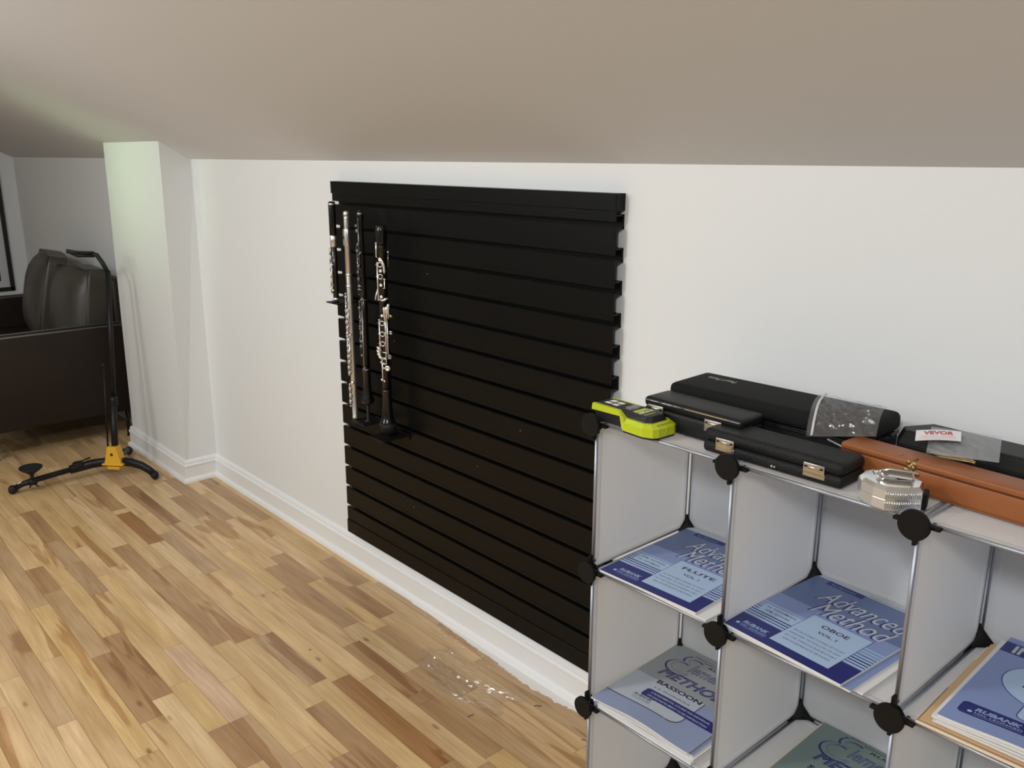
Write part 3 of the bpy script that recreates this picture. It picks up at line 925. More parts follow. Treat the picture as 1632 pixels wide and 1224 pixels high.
def connector(i, j, k):
    mb = MB()
    s_ = -1 if j == 0 else 1
    # round cap
    mb.lathe([(.0215, 0), (.0225, .001), (.0225, .0068), (.0217, .008)], 'conn', 36, Tr(0, s_ * .006, 0) @ Rx(PI / 2 if s_ < 0 else -PI / 2), smooth=False)
    arms = []
    if i > 0: arms.append((-1, 0))
    if i < NC: arms.append((1, 0))
    if k > 0: arms.append((0, 1))
    if k < NR: arms.append((0, -1))
    for ax, az in arms:
        e = .033
        x0, x1 = (-.0026, .0026) if az else sorted((0, ax * e))
        z0, z1 = (-.0026, .0026) if ax else sorted((0, az * e))
        mb.box((x0, -.005, z0), (x1, .005, z1), 'conn', .0008, 1, smooth=False)
        mb.box((x0 if az else min(ax * .017, ax * .022), s_ * -.004, z0 if ax else min(az * .017, az * .022)), (x1 if az else max(ax * .017, ax * .022), s_ * -.013, z1 if ax else max(az * .017, az * .022)), 'conn')
    # gussets filling the inside corner of each neighbouring cube
    g = .030 if j else .013
    o_ = .0045
    for sx in (-1, 1):
        for sz in (-1, 1):
            if (sx < 0 and i == 0) or (sx > 0 and i == NC) or (sz > 0 and k == 0) or (sz < 0 and k == NR): continue
            yy = -s_
            c = (sx * o_, yy * o_, sz * o_)
            v = [c, (sx * (o_ + g), yy * o_, sz * o_), (sx * o_, yy * (o_ + g), sz * o_), (sx * o_, yy * o_, sz * (o_ + g)), (sx * (o_ + g * .45), yy * (o_ + g * .45), sz * (o_ + g * .25)), (sx * (o_ + g * .3), yy * (o_ + g * .3), sz * (o_ + g * .62))]
            bm = bmesh.new()
            for p in v: bm.verts.new(p)
            bmesh.ops.convex_hull(bm, input=bm.verts[:])
            mb.bm(bm, 'conn')
    mb.build('connector', shelf, (P * i, P * j, SHZ - P * k))


for i in range(NC + 1):
    for k in range(NR + 1):
        for j in (0, 1): connector(i, j, k)

LV = [SHZ - P * k + .0042 for k in range(4)]       # resting heights


# ------------------------------------------------------------------ music books
def book_pages(mb, w, h, t):
    mb.box((.001, .001, 0), (w - .001, h - .001, t - .0005), 'paper')
    n = max(1, int(t / .0012))
    for i in range(1, n):
        z = t * i / n
        mb.box((.0006, .0006, z), (w - .0006, h - .0006, z + .0002), 'paperline')


def booklet(name, label, cat, x, y, z, rz, cover, w=.228, h=.302, t=.004, group=None, curl=None):
    r = thing(name, label, cat, (x, y, z), rz, group)
    mb = MB()
    n = 10
    nn = max(1, int(round(t / .0011)))
    for i in range(nn):
        z0, z1 = (t - .0004) * i / nn, (t - .0004) * (i + .8) / nn
        e = .0006 * (i % 2)
        for (a, b) in (((e, e), (w - e, h - e)),):
            mb.grid(lambda u, v: (a[0] + (b[0] - a[0]) * u, a[1] + (b[1] - a[1]) * v, z1), n, n, 'paper', False)
            mb.grid(lambda u, v: (a[0] + (b[0] - a[0]) * u, a[1], z0 + (z1 - z0) * v), n, 1, 'paper', False)
            mb.grid(lambda u, v: (b[0], a[1] + (b[1] - a[1]) * u, z0 + (z1 - z0) * v), n, 1, 'paper', False)
            mb.grid(lambda u, v: (a[0], b[1] - (b[1] - a[1]) * u, z0 + (z1 - z0) * v), n, 1, 'paper', False)
            mb.grid(lambda u, v: (b[0] - (b[0] - a[0]) * u, b[1], z0 + (z1 - z0) * v), n, 1, 'paper', False)
            mb.grid(lambda u, v: (a[0] + (b[0] - a[0]) * u, b[1] - (b[1] - a[1]) * v, z0), n, n, 'paper', False)
    if curl: mb.warp(curl)
    mb.build('pages', r)
    mb = MB()
    mb.box((0, 0, t - .0004), (w, h, t), 'paper') if not curl else None
    cover(mb, w, h, t + .00005)
    if curl:
        mb.cut(14, 16, w, h)
        mb.warp(curl)
    mb.build('cover', r)
    return r


def c_advanced(title, author, box_lines):
    def f(mb, w, h, z):
        d = .00006
        mb.rect(0, 0, w, h, z, 'mid', 10)
        mb.rect(0, .060, w, .150, z + d, 'mid2')
        mb.rect(0, .110, w, .17, z + d * .5, 'mid2')
        mb.rect(0, .285, w, h, z + d, 'palest')
        mb.rect(0, 0, w, .058, z + d, 'navy')
        # stripes that thin out upwards
        v = .060
        for i, (a, b) in enumerate([(.0055, .003), (.005, .0035), (.0045, .004), (.004, .0045), (.004, .005), (.0035, .006), (.003, .0065), (.003, .007)]):
            mb.rect(0, v, w, v + a, z + 2 * d, 'pale' if i else 'pale', 8)
            mb.rect(0, v + a, w, v + a + b, z + 2 * d, 'navy' if i < 3 else ('mid' if i < 5 else 'mid2'), 8)
            v += a + b
        mb.rect(.012, .085, .088, .118, z + 3 * d, 'pale')
        for i, s in enumerate(author):
            mb.text(s, .018 + .004 * i, .106 - .013 * i, .060 - .008 * i, .0055, z + 4 * d, 'ink', bold=.01)
        mb.rect(.030, .268, .105, .285, z + 2 * d, 'navy')
        mb.text('RUBANK', .040, .272, .05, .006, z + 3 * d, 'mid2')
        mb.text('RUBANK EDUCATIONAL LIBRARY', .11, .289, .10, .0035, z + 3 * d, 'ink')
        for dx, dz, mm in ((-.0035, 2, 'navy'), (0, 3, 'palest')):
            mb.text('Advanced', .052 + dx, .206 + dx * .6, .170, .046, z + dz * d, mm, shear=.35, bold=0)
            mb.text('Method', .070 + dx, .158 + dx * .6, .145, .046, z + dz * d, mm, shear=.35, bold=0)
        # pale title box
        mb.rect(.0862, .0200, .2008, .1512, z + 4 * d, 'navy')
        mb.rect(.0872, .0212, .1998, .1500, z + 5 * d, 'pale')
        mb.text(title, .118 if len(title) < 5 else .108, .121, .052 if len(title) < 5 else .075, .0115, z + 6 * d, 'ink', bold=.02)
        mb.text('VOL. I', .125, .100, .036, .0085, z + 6 * d, 'ink', bold=.015)
        for i, s in enumerate(box_lines):
            mb.text(s, .094 + (.004 if i == 3 else 0), .078 - .0125 * i, .098 - (.008 if i == 3 else 0), .0048, z + 6 * d, 'ink')
        # publisher's badge
        mb.text('RUBANK', .026, .028, .050, .010, z + 2 * d, 'pale', shear=.2, outline=.03)
        mb.text('HAL LEONARD', .028, .020, .052, .0045, z + 2 * d, 'pale')
        mb.rect(.028, .0165, .080, .0172, z + 2 * d, 'pale', 1)
        mb.rrect(.018, .0185, .0245, .0255, z + 2 * d, .003, 'pale')
    return f


def c_elementary(title, author, base, low, title_u=.060, title_w=.11, tone='ink'):
    def f(mb, w, h, z):
        d = .00006
        mb.rect(0, 0, w, h, z, low, 10)
        mb.rrect(-.0, .048, .178, .30, z + d, .022, tone, 'd')
        mb.rrect(0, .0505, .176, h, z + 2 * d, .021, base[1], 'd')
        mb.rect(0, .150, w, h, z + 3 * d, base[0], 8)
        mb.text('RUBANK EDUCATIONAL LIBRARY', .060, .283, .125, .0042, z + 4 * d, 'ink')
        mb.rect(.050, .2765, .215, .2785, z + 4 * d, 'ink', 6)
        mb.text('RUBANK', .105, .263, .085, .008, z + 4 * d, 'ink', bold=.03, shear=.2)
        # big open initial and script word
        eps = []
        for q in range(15):
            a_ = R(35 + 225 * q / 14.); eps.append((.075 + .021 * math.cos(a_), .262 + .0155 * math.sin(a_)))
        eps2 = []
        for q in range(19):
            a_ = R(95 + 235 * q / 18.); eps2.append((.064 + .030 * math.cos(a_), .2255 + .0235 * math.sin(a_)))
        for e, dz in ((eps, 0), (eps2, .2)):
            mb.ribbon(e, .0135, .006, z + (4 + dz) * d, 'navy', (-.0018, -.0012))
            mb.ribbon(e, .0125, .005, z + (4.5 + dz) * d, 'navy', (0, 0))
        mb.ribbon(eps, .0100, .003, z + 5 * d, base[0], (.0004, .0004))
        mb.ribbon(eps2, .0100, .003, z + 5.3 * d, base[0], (.0004, .0004))
        mb.text('lementary', .080, .212, .135, .046, z + 5 * d, 'navy', shear=.25, outline=.018)
        mb.rect(.165, .255, .215, .258, z + 4 * d, 'ink', 2)
        mb.text('METHOD', .038, .172, .165, .030, z + 4 * d, 'navy', shear=.25, outline=.035)
        mb.text(title, title_u, .140, title_w, .0135, z + 5 * d, 'ink', bold=.035)
        mb.text(author, title_u + .008, .1205, title_w - .02, .0058, z + 5 * d, 'ink', bold=.01)
        mb.rrect(.062, .082, w, .1125, z + 4 * d, .007, 'navy', 'bc')
        mb.text('A FUNDAMENTAL COURSE FOR INDIVIDUAL', .076, .1000, .145, .0058, z + 5 * d, 'palest', bold=.01)
        mb.text('OR LIKE-INSTRUMENT CLASS INSTRUCTION', .076, .0875, .145, .0058, z + 5 * d, 'palest', bold=.01)
        mb.text('RUBANK', .052, .0725, .046, .0085, z + 4 * d, 'ink', shear=.2, outline=.03)
        mb.text('HAL LEONARD', .054, .0650, .046, .0040, z + 4 * d, 'ink')
        mb.rect(.054, .0620, .100, .0626, z + 4 * d, 'ink', 1)
    return f


def c_intermediate(mb, w, h, z):
    d = .00006
    mb.rect(0, 0, w, h, z, 'mid2', 10)
    mb.rect(0, .248, w, .285, z + d, 'navy', 6)
    mb.text('INTERMEDIATE', .016, .2525, .200, .028, z + 2 * d, 'palest', bold=.03)
    mb.text('RUBANK', .060, .289, .09, .007, z + 2 * d, 'ink', bold=.02)
    def ell(rx, ry, zz, mm):
        mb.add([(.119 + rx * math.cos(a), .178 + ry * math.sin(a), zz) for a in [2 * PI * q / 40 for q in range(40)]], [list(range(40))], mm)
    ell(.090, .072, z + d, 'navy'); ell(.0885, .0705, z + 2 * d, 'pale')
    mb.text('Method', .060, .160, .12, .04, z + 3 * d, 'navy', shear=.3)
    mb.rrect(.078, .070, w, .118, z + 3 * d, .010, 'navy', 'bc')
    mb.rrect(.0795, .0715, w, .1165, z + 4 * d, .009, 'pale', 'bc')
    mb.text('A FUNDAMENTAL COURSE FOR INDIVIDUAL', .108, .100, .11, .005, z + 5 * d, 'ink')
    mb.text('OR LIKE-INSTRUMENT CLASS INSTRUCTION', .104, .087, .118, .005, z + 5 * d, 'ink')
    mb.rrect(.014, .030, .118, .064, z + d, .008, 'navy')
    mb.text('RUBANK', .034, .046, .060, .010, z + 2 * d, 'pale', shear=.2, outline=.03)
    mb.text('HAL LEONARD', .036, .0385, .062, .0045, z + 2 * d, 'pale')
    mb.rect(.036, .035, .098, .0356, z + 2 * d, 'pale', 1)
    mb.rrect(.026, .0375, .0325, .0435, z + 2 * d, .003, 'pale')


def c_plain(mname):
    def f(mb, w, h, z): mb.rect(0, 0, w, h, z, mname, 8)
    return f


BOXT = ['AN OUTLINED COURSE OF STUDY', 'DESIGNED TO FOLLOW UP ANY', 'OF THE VARIOUS ELEMENTARY', 'AND INTERMEDIATE METHODS']
booklet('music_book', 'plain white music booklet under the blue flute book', 'book', -1.035, -.328, LV[1], R(-1.5), c_plain('paper'), w=.240, t=.0035)
booklet('music_book', 'blue music book with the large word FLUTE on its cover', 'book', -1.046, -.338, LV[1] + .0042, R(1.2), c_advanced('FLUTE', ['WM. GOWER', 'H. VOXMAN'], BOXT), t=.0045)
booklet('music_book', 'white booklet at the bottom of the stack under the OBOE book', 'book', -.738, -.322, LV[1], R(-3), c_plain('paper'), w=.233, t=.003)
booklet('music_book', 'soft blue booklet fanned out below the OBOE book', 'book', -.752, -.330, LV[1] + .0034, R(-4), c_plain('mid2'), w=.233, t=.003)
booklet('music_book', 'blue music book with the word OBOE on a pale box', 'book', -.770, -.328, LV[1] + .0070, R(-5), c_advanced('OBOE', ['H. VOXMAN', 'WM. GOWER'], BOXT), w=.236, t=.0045)


def curl_f(k):
    def f(p):
        x, y, z = p
        s = max(0, 1 - y / .20)
        return (x, y, z + k * (.004 * s * s * (1 - math.cos(2 * PI * min(1, max(0, x / .235)))) + .002 * s))
    return f


bz = LV[2]
bas = [('white booklet at the bottom of the bassoon stack', c_plain('paper'), .0045, 0.0, .0), ('grey music booklet second from the bottom of the bassoon stack', c_plain('greycov'), .0026, .6, -.004),
       ('white booklet in the middle of the bassoon stack', c_plain('paper'), .0022, .8, .003), ('dusty blue music booklet just under the BASSOON book', c_plain('bandblue'), .0026, 1.2, -.002)]
for i, (lb, cf, tt, ro, dx) in enumerate(bas):
    booklet('music_book', lb, 'book', -1.048 + dx, -.330 + .003 * (i % 2), bz, R(ro - .3), cf, t=tt, w=.238, curl=curl_f((0, .15, .5, .8)[i]))
    bz += tt + .0006 + .0002 * i
booklet('music_book', 'pale grey music book with the word BASSOON on its cover', 'book', -1.060, -.336, bz + .001, R(1.5), c_elementary('BASSOON', 'J. E. SKORNICKA', ('greycov', 'lightcov'), 'bandblue'), w=.240, t=.003, curl=curl_f(.95))
booklet('music_book', 'tan edged booklet underneath the grey green elementary book', 'book', -.708, -.316, LV[2], R(.3), c_plain('manilaedge'), w=.226, t=.003)
booklet('music_book', 'grey green elementary music book on the middle shelf below the OBOE book', 'book', -.702, -.322, LV[2] + .0036, R(.3), c_elementary('SAXOPHONE', 'N. W. HOVEY', ('greencov', 'greencov'), 'greencov', .045, .14), w=.226, t=.004)

# folder and papers on the right
fx, fy = -.424, -.338
mbf = thing('manila_folder', 'open manila folder lying under papers and a blue book on the right shelf', 'folder', (fx, fy, LV[1]), R(1.5))
mb = MB(); mb.box((0, 0, 0), (.24, .305, .0008), 'manila'); mb.box((0, 0, .0008), (.24, .0012, .0045), 'manilaedge'); mb.box((0, 0, .0008), (.0012, .12, .0045), 'manilaedge'); mb.build('back_leaf', mbf)
mb = MB()
mb.grid(lambda u, v: (.004 + .232 * u, .004 + .298 * v, .0052 + .0006 * math.sin(3 * u + 2 * v)), 8, 8, 'manila', True)
mb.grid(lambda u, v: (.004 + .232 * u, .004 + .298 * v, .0046 + .0006 * math.sin(3 * u + 2 * v)), 8, 8, 'manilaedge', True)
mb.build('front_leaf', mbf)
mb = MB(); mb.box((.0, .235, .0008), (.013, .290, .0016), 'paper'); mb.build('tab', mbf, label='white label tab')
pz = LV[1] + .0072
kk = .1
for lb, dx, dy, tt, ro in (('loose white sheets right on top of the manila folder', .020, .010, .0035, 1.0), ('wavy white sheet music in the middle of the folder stack', .026, .006, .0035, 2.2), ('white booklet directly beneath the blue intermediate book', .020, .004, .004, 1.6)):
    booklet('sheet_music', lb, 'paper', fx + dx, fy + dy, pz, R(ro), c_plain('paper'), w=.222, h=.292, t=tt, curl=curl_f(kk))
    kk += .2
    pz += tt + .0012
booklet('music_book', 'blue book with INTERMEDIATE across its navy top on the right shelf', 'book', fx + .028, fy + .001, pz + .0006, R(1.2), c_intermediate, t=.005, curl=curl_f(.65))

# ------------------------------------------------------------------ things on top of the shelf
TZ = LV[0]


def place(pts, ang, c):
    ca, sa = math.cos(ang), math.sin(ang)
    return [(c[0] + ca * x - sa * y, c[1] + sa * x + ca * y) for x, y in pts]


# stud finder: long axis points from the corner towards the tan case
sfx, sfy = -1.005, -.310
t = thing('stud_finder', 'lime green and charcoal handheld stud finder on the shelf corner', 'stud finder', (sfx + .006, sfy, TZ), R(-2))
t.scale = (1.07, 1.05, 1.05)
def sfo(k=1.0, dx=0.0):
    o = [(-.075, -.021), (-.066, -.026), (-.010, -.026), (.008, -.036), (.055, -.038), (.071, -.030), (.075, -.020), (.075, .020), (.071, .030), (.055, .038), (.008, .036), (-.010, .026), (-.066, .026), (-.075, .021)]
    return [(x * k + dx, y * k) for x, y in o]
head = [p for p in sfo() if p[0] > 0]
def head_ring(k): return [(.0 + p[0] * 1, p[1] * k) for p in [(.004, -.0345)] + head[1:] + []]
mb = MB()
hd = [(.008, -.036), (.055, -.038), (.071, -.030), (.076, -.020), (.076, .020), (.071, .030), (.055, .038), (.008, .036)]
hd_s = [(x * .97 + .001, y * .97) for x, y in hd]
mb.prism(hd_s, .0, .0035, 'charcoal')
mb.build('sole', t)
mb = MB()
mb.prism(hd, .0035, .018, 'lime', taper=[(x if x < .03 else x * .99, y) for x, y in hd])
mb.prism(hd, .018, .025, 'lime', taper=[(.010, -.031), (.052, -.032), (.062, -.024), (.064, -.015), (.064, .015), (.062, .024), (.052, .032), (.010, .031)])
# shoulder rising to the handle
Tside = Matrix(((1, 0, 0, 0), (0, 0, 1, 0), (0, 1, 0, 0), (0, 0, 0, 1)))
for s_ in (-1, 1):
    q = [(-.076, .022), (-.074, .034), (-.012, .034), (.010, .025), (.012, .0035), (.006, .006), (-.008, .024)]
    a_, b_ = (-.036, -.022) if s_ < 0 else (.022, .036)
    bm = bmesh.new()
    ya = [s_ * (.027 if x < 0 else .036) for x, z in q]; yb_ = [s_ * .020 for _ in q]
    v1 = [bm.verts.new((x, y, z)) for (x, z), y in zip(q, ya)]
    v2 = [bm.verts.new((x, y, z)) for (x, z), y in zip(q, yb_)]
    bm.faces.new(v1); bm.faces.new(v2[::-1])
    for i in range(len(q)): bm.faces.new((v1[i], v1[(i + 1) % len(q)], v2[(i + 1) % len(q)], v2[i]))
    bmesh.ops.recalc_face_normals(bm, faces=bm.faces[:])
    mb.bm(bm, 'lime')
for i in range(6):
    mb.box((.066 + .0 * i, -.016 + i * .0064, .0225), (.0705, -.0145 + i * .0064, .0232), 'charcoal')
mb.box((.0758, -.002, .004), (.0768, .002, .020), 'lime', .0005, 1)
mb.build('shell', t, label='lime green shell')
mb = MB()
mb.prism([(-.072, -.021), (-.014, -.021), (.006, -.026), (.050, -.027), (.060, -.019), (.060, .019), (.050, .027), (.006, .026), (-.014, .021), (-.072, .021)], .024, .0352, 'charcoal', taper=[(-.070, -.019), (-.014, -.019), (.006, -.024), (.048, -.021), (.054, -.014), (.054, .014), (.048, .021), (.006, .024), (-.014, .019), (-.070, .019)])
mb.build('face_plate', t, label='charcoal face plate')
mb = MB()
mb.prism([(-.070, -.022), (.004, -.022), (.012, -.028), (.012, .028), (.004, .022), (-.070, .022)], .003, .024, 'charcoal', taper=[(-.070, -.024), (.004, -.024), (.012, -.030), (.012, .030), (.004, .024), (-.070, .024)])
mb.build('handle_grip', t)
mb = MB()
z = .0354
TR = Tr(0, 0, 0) @ Rz(0)
for (u0, v0, u1, v1) in ((-.060, -.012, -.046, -.002), (-.060, .002, -.046, .013), (-.042, -.013, -.028, -.003), (-.042, .001, -.028, .012)):
    mb.add([(u0, v0, z), (u1, v0, z), (u1, v1, z), (u0, v1, z)], [(0, 1, 2, 3)], 'decal')
mb.add([(.012, -.016, z), (.034, -.021, z), (.034, .021, z), (.012, .016, z)], [(0, 1, 2, 3)], 'lime')
mb.add([(.022, -.018, z + .0001), (.033, -.019, z + .0001), (.033, .019, z + .0001), (.022, .018, z + .0001)], [(0, 1, 2, 3)], 'charcoal')
mb.add([(.040, -.019, z), (.0425, -.019, z), (.0425, .010, z), (.040, .010, z)], [(0, 1, 2, 3)], 'lime')
mb.text('RYOBI', 0, 0, .033, .0085, 0, 'decal', bold=.05, T=Tr(.0238, .0165, z + .0002) @ Rz(-PI / 2) @ Matrix(((1, 0, 0, 0), (0, 1, 0, 0), (0, 0, 1, 0), (0, 0, 0, 1))))
mb.build('decals', t, label='white and lime printed decals')
mb = MB(); mb.prism([(-.008, -.012), (.006, -.014), (.010, 0), (.006, .014), (-.008, .012)], .034, .0385, 'greybtn', bev=.0015); mb.build('button', t, label='grey push button')


# small latched case behind it
def latch(par, T, name='latch'):
    mb = MB(); T = T @ Matrix.Scale(1.55, 4, (1, 0, 0))
    mb.box((-.0115, -.0012, -.0070), (.0115, .0002, .0095), 'latch', .002, 2, T=T)
    mb.box((-.0115, -.0012, -.0125), (.0125, .0004, -.0042), 'latch', .0018, 2, T=T)
    mb.box((-.006, -.0022, .0005), (.006, -.001, .0050), 'latch', .0008, 1, T=T)
    for x in (-.0085, .0085): mb.lathe([(.0016, 0), (.0016, .001)], 'conn', 8, T @ Tr(x, -.0012, .004) @ Rx(PI / 2))
    mb.build(name, par)


t = thing('instrument_case', 'small smooth black case with bright lid seam behind the stud finder', 'case', (-.892, -.246, TZ), R(-.5), 'instrument cases on the shelf top')
mb = MB(); mb.box((-.107, -.036, .0), (.107, .036, .0385), 'vinyl', .007, 3); mb.build('body', t)
mb = MB(); mb.box((-.107, -.036, .0375), (.107, .036, .056), 'vinyl', .007, 3); mb.build('lid', t)
mb = MB(); mb.box((-.1045, -.0366, .0500), (.1045, -.0352, .0517), 'chrome'); mb.build('seam_trim', t, label='bright metal seam')
for x in (-.078, .05): latch(t, Tr(x, -.0362, .034))

# soft case with the upside-down lettering
t = thing('instrument_case', 'long soft black nylon case with white lettering against the wall', 'case', (-.810, -.128, TZ), R(2.2), 'instrument cases on the shelf top')
mb = MB()
bm = bmesh.new(); bmesh.ops.create_cube(bm, size=1)
for v in bm.verts: v.co = Vector((v.co.x * .398, v.co.y * .130, v.co.z * .034 + .0505))
bmesh.ops.bevel(bm, geom=bm.edges[:], offset=.013, segments=4, affect='EDGES', profile=.55)
mb.bm(bm, 'nylon', True); mb.build('lid', t)
mb = MB()
mb.box((-.197, -.062, 0), (.197, .063, .034), 'nylon', .010, 3); mb.build('body', t)
mb = MB()
for z in (.0335, .0300):
    q = [(-.196, .06, z), (-.1985, .0, z), (-.197, -.058, z), (-.190, -.0635, z), (0, -.0645, z), (.190, -.0635, z), (.197, -.058, z), (.1985, 0, z), (.196, .06, z)]
    mb.tube(q, .0016, 'vinyl', 6)
mb.build('zipper', t)
mb = MB(); mb.text('Pearl Flute', 0, 0, .062, .014, 0, 'stitch', bold=.01, T=Tr(-.105, .030, .0678) @ Rz(PI)); mb.build('lettering', t, label='white lettering')
mb = MB(); mb.tube([(.193, -.02, .036), (.206, -.01, .034), (.207, .01, .034), (.194, .02, .036)], .0025, 'nylon', 8); mb.build('strap_loop', t); mb = MB(); mb.tube([(.13, -.0655, .030), (.165, -.071, .024), (.185, -.068, .016)], .0015, 'stitch', 6); mb.build('zipper_pull', t)

# pebbled case at the front edge
t = thing('instrument_case', 'black pebbled vinyl case with two nickel latches at the front edge', 'case', (-.708, -.281, TZ), R(.5), 'instrument cases on the shelf top')
mb = MB(); mb.box((-.127, -.039, 0), (.127, .036, .0205), 'pebble', .007, 3); mb.build('body', t)
mb = MB(); mb.box((-.127, -.039, .0195), (.127, .036, .042), 'pebble', .010, 4); mb.build('lid', t)
for x in (-.082, .080): latch(t, Tr(x, -.0392, .0212))
mb = MB(); mb.ball((0.008, -.0392, .008), .0025, 'latch'); mb.ball((.013, -.0392, .008), .002, 'latch'); mb.build('rivet', t)

# tan case
t = thing('instrument_case', 'orange tan leatherette case with corroded brass clasp', 'case', (-.428, -.224, TZ), R(-3.5), 'instrument cases on the shelf top')
mb = MB(); mb.box((-.2, -.026, 0), (.2, .026, .0385), 'tan', .003, 2); mb.build('body', t)
mb = MB(); mb.box((-.2, -.026, .0385), (.2, .026, .0495), 'tan', .003, 2); mb.build('lid', t)
mb = MB(); mb.box((-.2004, -.0263, .0378), (.2004, .0263, .0390), 'tandark'); mb.box((-.198, -.0263, .0042), (.198, -.0258, .005), 'tandark'); mb.build('seam', t, label='dark lid seam')
mb = MB()
cx = .5 * 0 - .083
for (x, z, r) in ((cx, .0385, .006), (cx - .008, .033, .0045), (cx + .009, .031, .004), (cx, .027, .005), (cx + .004, .045, .004), (cx - .005, .046, .0035)):
    mb.ball((x, -.0265, z), r, 'brass', sc=(1.1, .35, .9))
mb.tube([(cx - .010, -.0275, .030), (cx, -.0285, .036), (cx + .011, -.0275, .029)], .0016, 'brass', 6)
mb.tube([(cx, -.0275, .028), (cx, -.0285, .042), (cx + .002, -.022, .0505), (cx + .002, -.014, .0503)], .002, 'brass', 6)
mb.ball((cx - .025, -.012, .0500), .003, 'brass', sc=(1, 1, .4))
mb.build('clasp', t, label='corroded brass clasp')

# long dark case at the back right
t = thing('instrument_case', 'long charcoal case with slanted end behind the tan case', 'case', (-.36, -.100, TZ), R(-2.5), 'instrument cases on the shelf top')
mb = MB()
o_ = [(-.236, -.018), (-.222, -.044), (.30, -.044), (.30, .045), (-.213, .045)]
o2 = [(-.230, -.010), (-.216, -.030), (.296, -.030), (.296, .040), (-.205, .040)]
mb.prism(o_, 0, .036, 'vinyl', T=None, bev=.002); mb.build('body', t)
mb = MB(); mb.prism(o_, .0365, .056, 'vinyl', taper=o2, bev=.003); mb.build('lid', t)
mb = MB(); mb.box((-.02, -.0448, .018), (.05, -.0438, .046), 'greybtn', .0004, 1, smooth=False); mb.build('front_patch', t)

# clear zip bag leaning over the soft case
def bag(name, label, cat, quad, mname, n=18, amp=.0016, seed=1, lift=0.0, flat=True, smooth=True):
    t = thing(name, label, cat, tuple(sum(q[i] for q in quad) / 4 for i in range(3)))
    c = t.location.copy()
    A, B_, C_, D_ = [Vector(q) - c for q in quad]
    r_ = random.Random(seed)
    nz = [[r_.uniform(-1, 1) for _ in range(n + 1)] for _ in range(n + 1)]
    nrm = (B_ - A).cross(D_ - A).normalized()
    if nrm.z < 0: nrm = -nrm
    def f(off):
        def g(u, v):
            p = A * (1 - u) * (1 - v) + B_ * u * (1 - v) + C_ * u * v + D_ * (1 - u) * v
            e = min(u, v, 1 - u, 1 - v)
            k = nz[int(round(u * n))][int(round(v * n))]
            return p + nrm * (off * min(1, e * 6) + amp * k * min(1, e * 8) + lift * (math.sin(PI * u) if flat else 1.0) * math.sin(PI * v))
        return g
    mb = MB(); mb.grid(f(.0012), n, n, mname, smooth); mb.grid(f(-.0012), n, n, mname, smooth)
    mb.build('film', t)
    return t, A, B_, C_, D_, nrm


t, A, B_, C_, D_, nrm = bag('zip_bag', 'clear plastic zip bag draped over the front of the soft nylon case', 'bag', [(-.738, -.112, 1.0265), (-.612, -.113, 1.0275), (-.588, -.206, 1.004), (-.694, -.232, .9835)], 'clearbag', lift=.019, flat=False, amp=.0030, n=17, smooth=False)
mb = MB()
def lp(a, b, f): return a * (1 - f) + b * f
p0, p1 = lp(A, B_, .09) + nrm * .0022, lp(D_, C_, .09) + nrm * .0022
mb.tube([lp(p0, p1, f) + nrm * .019 * math.sin(PI * f) for f in (0, .2, .4, .5, .6, .8, 1)], .0022, 'zip', 6, flat=.5); mb.build('zip_strip', t, label='milky zip strip')

t, A, B_, C_, D_, nrm = bag('parts_bag', 'small milky plastic bag of screws with red printed label on the tan case', 'bag', [(-.548, -.098, 1.0075), (-.452, -.066, 1.0070), (-.412, -.190, 1.0040), (-.502, -.224, 1.0030)], 'milkbag', seed=5, amp=.0018, lift=.003, n=14, smooth=False)
mb = MB()
lq = [Vector(q) - t.location for q in ((-.5505, -.150, 1.0110), (-.4965, -.112, 1.0135), (-.477, -.163, 1.0135), (-.5295, -.201, 1.0100))]
def L3(u, v): return lq[3] * (1 - u) * (1 - v) + lq[2] * u * (1 - v) + lq[1] * u * v + lq[0] * (1 - u) * v + Vector((0, 0, .0006 + .002 * math.sin(PI * u)))
mb.grid(lambda u, v: L3(u, v), 8, 4, 'label')
mb.grid(lambda u, v: L3(u, v) - Vector((0, 0, .0004)), 8, 4, 'label')
tmp = MB(); tmp.text('VEVOR', .17, .52, .66, .34, 0, 'red', bold=.03); tmp.text('TOUGH TOOLS HALF PRICE', .10, .32, .78, .09, 0, 'pink'); tmp.text('MADE IN CHINA QUALITY PARTS', .10, .14, .78, .09, 0, 'pink')
tmp.warp(lambda p: L3(p.x, p.y) + Vector((0, 0, .0005)))
for nm in tmp.mats: mb.m(nm)
b0 = len(mb.v); mb.v += tmp.v
for f_, mi in zip(tmp.f, tmp.mi): mb.f.append([b0 + q for q in f_]); mb.mi.append(mb.m(tmp.mats[mi])); mb.sm.append(False)
mb.build('label', t, label='white label with red print')
def screw(i, a, b):
    a = Vector(a); b = Vector(b); d = (b - a)
    s_ = thing('wood_screw', 'brass coloured screws lying inside the milky parts bag', 'screw', tuple(a), 0, 'screws in the milky bag')
    mb = MB(); q = d.to_track_quat('Z', 'Y').to_matrix().to_4x4()
    ln = d.length
    prof = [(.0006, 0)]
    k = 22
    for j in range(k): prof += [(.0013, .004 + (ln - .008) * j / k), (.0019, .004 + (ln - .008) * (j + .5) / k)]
    prof += [(.0016, ln - .004), (.0032, ln - .001), (.0032, ln)]
    mb.lathe(prof, 'brass', 10, q); mb.build('shank', s_)
screw(0, (-.505, -.199, .9985), (-.452, -.186, .9990))
screw(1, (-.497, -.206, .9985), (-.445, -.194, .9990))
screw(2, (-.492, -.213, .9985), (-.440, -.201, .9990))

